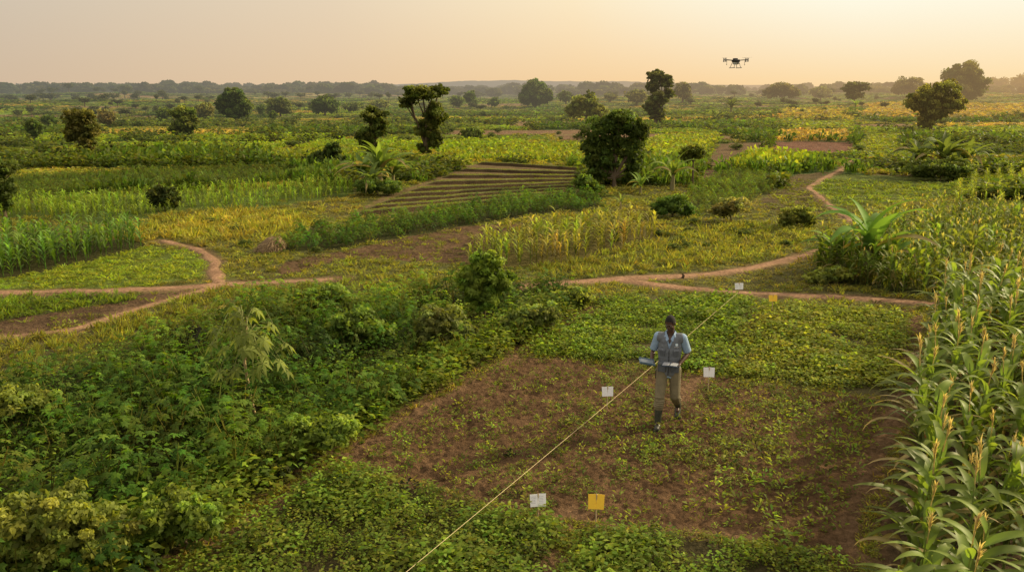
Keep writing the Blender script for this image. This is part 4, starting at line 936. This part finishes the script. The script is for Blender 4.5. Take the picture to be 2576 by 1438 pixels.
b=Blob(); b.chain([((0,0,.90),.158),((0,0,.98),.158),((0,0,1.08),.154),((0,-.005,1.25),.168),((0,0,1.40),.158)],fx=1.18,fy=.80)
b.cap((-.16,.01,1.45),(.16,.01,1.45),.089,.089)
def vpost(c):
    if c.z<.855: return True
    if abs(c.x)>.205 and c.z>1.20: return True
    if (c-Vector((0,0,1.57))).length<.105: return True
    if c.y<-.01 and c.z>1.30 and abs(c.x)<.004+(c.z-1.30)*.36: return True
    return False
vest=b.build('vest',.008,M_vest,man,4,vpost,.006)
bv=BVHTree.FromPolygons([v.co.copy() for v in vest.data.vertices],[p.vertices[:] for p in vest.data.polygons])
def surf(x,z,off=.0):
    h,n,_,_=bv.ray_cast(Vector((x,-1,z)),Vector((0,1,0))); 
    if h is None: h=Vector((x,-.14,z)); n=Vector((0,-1,0))
    return h+n*off,n
def patch(name,x,z,w,h,th,mat,parent,bev=.004):
    c,n=surf(x,z,th*.35); bm=bmesh.new(); X_=-Vector((0,0,1)).cross(n).normalized(); Z_=n; Y_=Z_.cross(X_).normalized(); R3=Matrix((X_,Y_,Z_)).transposed()
    bbox(bm,c,(w,h,th),R3,bev); return bmobj(name,bm,mat,parent)
for s_ in (-1,1):
    pk=patch('pocket',s_*.105,1.235,.088,.095,.020,M_pocket,vest); patch('flap',s_*.105,1.277,.094,.032,.028,M_vest,pk)
    pk=patch('pocket',s_*.10,.98,.125,.135,.026,M_pocket,vest); patch('flap',s_*.10,1.045,.132,.038,.036,M_vest,pk)
bm=bmesh.new()
for i in range(17):
    c,n=surf(0,.875+i*.025,.004); bbox(bm,c,(.009,.010,.0255))
bmobj('zip',bm,M_zip,vest)
c,n=surf(.108,1.372,.004); R3=n.to_track_quat('Z','Y').to_matrix()
bm=bmesh.new(); bmesh.ops.create_cone(bm,cap_ends=True,segments=24,radius1=.024,radius2=.024,depth=.004,matrix=Matrix.Translation(c)@R3.to_4x4()); lg=bmobj('logo',bm,M_logo,vest)
bm=bmesh.new(); bmesh.ops.create_cone(bm,cap_ends=True,segments=20,radius1=.013,radius2=.013,depth=.004,matrix=Matrix.Translation(c+n*.002)@R3.to_4x4())
for i in range(7): cc,n2=surf(.080+i*.009,1.336,.004); bbox(bm,cc,(.006,.004,.008+.003*(i%2)))
bmobj('logo_lettering',bm,M_lw,lg)
b=Blob(); b.cap((-.04,0,.93),(.04,0,.93),.135,.135,1.1,.9); b.ell((0,0,.88),(.155,.12,.10))
for Hh,K,A in ((HipR,KnR,AnR),(HipL,KnL,AnL)):
    m=Vector(K).lerp(Vector(A),.44); b.chain([(Hh,.105),(Vector(Hh).lerp(Vector(K),.5),.094),(K,.082),(Vector(K).lerp(m,.5),.084),(m,.078)])
    for k in range(5):
        q=Vector(K).lerp(m,.2*k+.1); b.ell(q+Vector((random.uniform(-.01,.01),-.01,0)),(.089,.089,.012),Matrix.Rotation(random.uniform(-.4,.4),3,'X'))
b.build('trousers',.008,M_trous,man,3)
for K,A,lift in ((KnR,AnR,0),(KnL,AnL,.75)):
    b=Blob(); m=Vector(K).lerp(Vector(A),.38); A=Vector(A); b.chain([(m,.074),(Vector(K).lerp(A,.7),.064),(A,.055)])
    R=Matrix.Rotation(lift,3,'X') if lift else Matrix.Identity(3); f=lambda x,y,z: A+R@Vector((x,y,z))
    b.cap(f(0,.03,-.045),f(0,-.06,-.05),.048,.048); b.cap(f(0,-.06,-.055),f(0,-.165,-.062),.048,.040,1.1,1)
    bt=b.build('boot',.007,M_boot,man,2)
    bm=bmesh.new(); bbox(bm,f(0,-.06,-.096),(.096,.28,.018),R,.008); bmobj('sole',bm,M_zip,bt)
bm=bmesh.new(); bbox(bm,(-.19,-.01,.84),(.035,.08,.15),None,.01); bbox(bm,(-.19,-.01,.70),(.012,.025,.16),None,.003); bmobj('hip_pouch',bm,M_zip,man)
Mw=Matrix.Translation(PL)@Matrix.Rotation(YAW,4,'Z')
M_case=plain('tablet_case',(.10,.17,.24),.4,0,.05); M_scr=plain('tablet_screen',(.16,.21,.26),.35,0,.05); M_cov=plain('notebook_cover',(.03,.05,.09),.6); M_page=plain('notebook_page',(.36,.38,.41),.8,0,.04)
tb=D.objects.new('tablet',None); COL.objects.link(tb); tb.matrix_world=Mw@Matrix.Translation((-.325,-.245,1.098))@Matrix.Rotation(.25,4,'Z')@Matrix.Rotation(.16,4,'Y')@Matrix.Rotation(.10,4,'X'); tag(tb,'blue grey device with pale screen held out in the person\'s right hand','tablet')
bm=bmesh.new(); bbox(bm,(0,0,0),(.25,.18,.026),None,.009); bbox(bm,(0,.086,.012),(.24,.012,.03),None,.004); bbox(bm,(0,-.086,.012),(.24,.012,.03),None,.004); bmobj('case',bm,M_case,tb)
bm=bmesh.new(); bbox(bm,(0,0,.0145),(.20,.14,.005),None,.001); bmobj('screen',bm,M_scr,tb)
bm=bmesh.new()
for i in range(5): bcyl(bm,(.107,-.05+.025*i,.012),(.107,-.05+.025*i,.019),.006,.006,10)
bmobj('buttons',bm,M_zip,tb)
nb=D.objects.new('notebook',None); COL.objects.link(nb); nb.matrix_world=Mw@Matrix.Translation((.035,-.235,1.088))@Matrix.Rotation(-.12,4,'Z')@Matrix.Rotation(.06,4,'X')@Matrix.Rotation(-.04,4,'Y'); tag(nb,'open white notebook held flat in the person\'s left hand','notebook')
bm=bmesh.new(); bbox(bm,(0,0,-.006),(.25,.16,.008),None,.002); bmobj('cover',bm,M_cov,nb)
for s_ in (-1,1):
    bm=bmesh.new(); bbox(bm,(s_*.061,0,.003),(.106,.125,.010),Matrix.Rotation(s_*.05,3,'Y'),.003); bmobj('page',bm,M_page,nb)
print('quads',QT)

# ---------------------------------------------------------------- camera, light, sky
cam=D.cameras.new('camera'); co=D.objects.new('camera',cam); COL.objects.link(co); co.location=(0,0,CH); co.rotation_euler=(PI/2-P,0,0)
cam.sensor_fit='HORIZONTAL'; cam.sensor_width=36; cam.lens=36*F/2576; cam.clip_start=.1; cam.clip_end=20000; SC.camera=co
AZ=math.radians(64); EL=math.radians(25)
S=Vector((math.sin(AZ)*math.cos(EL),math.cos(AZ)*math.cos(EL),math.sin(EL)))
sl=D.lights.new('sun','SUN'); sl.energy=5; sl.angle=math.radians(2); sl.color=(1,.80,.48); so=D.objects.new('sun',sl); COL.objects.link(so); so.rotation_euler=S.to_track_quat('Z','Y').to_euler(); so.location=(30,30,30)
w=D.worlds.new('World'); SC.world=w; w.use_nodes=True; nt=w.node_tree; nt.nodes.clear(); N=nt.nodes; L=nt.links
out=N.new('ShaderNodeOutputWorld'); bg=N.new('ShaderNodeBackground'); bg.inputs['Strength'].default_value=.1; L.new(bg.outputs[0],out.inputs[0])
sky=N.new('ShaderNodeTexSky'); sky.sky_type='NISHITA'; sky.sun_disc=False; sky.sun_elevation=EL; sky.sun_rotation=AZ; sky.dust_density=4; sky.air_density=1.2
tc=N.new('ShaderNodeTexCoord'); dt=N.new('ShaderNodeVectorMath'); dt.operation='DOT_PRODUCT'; dt.inputs[1].default_value=(math.sin(math.radians(42)),math.cos(math.radians(42)),.15); L.new(tc.outputs['Generated'],dt.inputs[0])
sep=N.new('ShaderNodeSeparateXYZ'); L.new(tc.outputs['Generated'],sep.inputs[0])
def s2l(r,g,b): return [((c/255)/12.92 if c/255<.04045 else ((c/255+.055)/1.055)**2.4) for c in (r,g,b)]
def ramp(stops,src):
    r=N.new('ShaderNodeValToRGB'); e=r.color_ramp.elements
    while len(e)<len(stops): e.new(.5)
    for q,(p,c) in zip(e,stops): q.position=p; q.color=(*s2l(*c),1)
    L.new(src,r.inputs[0]); return r
lo=ramp([(0,(198,178,156)),(.25,(208,184,157)),(.6,(230,199,161)),(.85,(249,210,156)),(1,(255,221,164))],dt.outputs['Value'])
hi=ramp([(0,(198,187,172)),(.25,(206,193,174)),(.6,(231,211,182)),(.80,(252,232,195)),(.95,(255,251,230))],dt.outputs['Value'])
mr=N.new('ShaderNodeMapRange'); mr.inputs['From Min'].default_value=0; mr.inputs['From Max'].default_value=.10; L.new(sep.outputs['Z'],mr.inputs['Value'])
mx=N.new('ShaderNodeMix'); mx.data_type='RGBA'; L.new(mr.outputs[0],mx.inputs[0]); L.new(lo.outputs[0],mx.inputs[6]); L.new(hi.outputs[0],mx.inputs[7])
sc=N.new('ShaderNodeVectorMath'); sc.operation='SCALE'; L.new(mx.outputs[2],sc.inputs[0])
br=N.new('ShaderNodeMapRange'); br.inputs['From Min'].default_value=.12; br.inputs['From Max'].default_value=.45; br.inputs['To Min'].default_value=10; br.inputs['To Max'].default_value=17; L.new(sep.outputs['Z'],br.inputs['Value']); L.new(br.outputs[0],sc.inputs['Scale'])
m2=N.new('ShaderNodeMapRange'); m2.inputs['From Min'].default_value=.2; m2.inputs['From Max'].default_value=.8; m2.inputs['To Max'].default_value=.25; L.new(sep.outputs['Z'],m2.inputs['Value'])
mx2=N.new('ShaderNodeMix'); mx2.data_type='RGBA'; L.new(m2.outputs[0],mx2.inputs[0]); L.new(sc.outputs[0],mx2.inputs[6]); L.new(sky.outputs[0],mx2.inputs[7]); L.new(mx2.outputs[2],bg.inputs['Color'])
SC.view_settings.view_transform='Standard'; SC.view_settings.look='None'; SC.view_settings.exposure=0
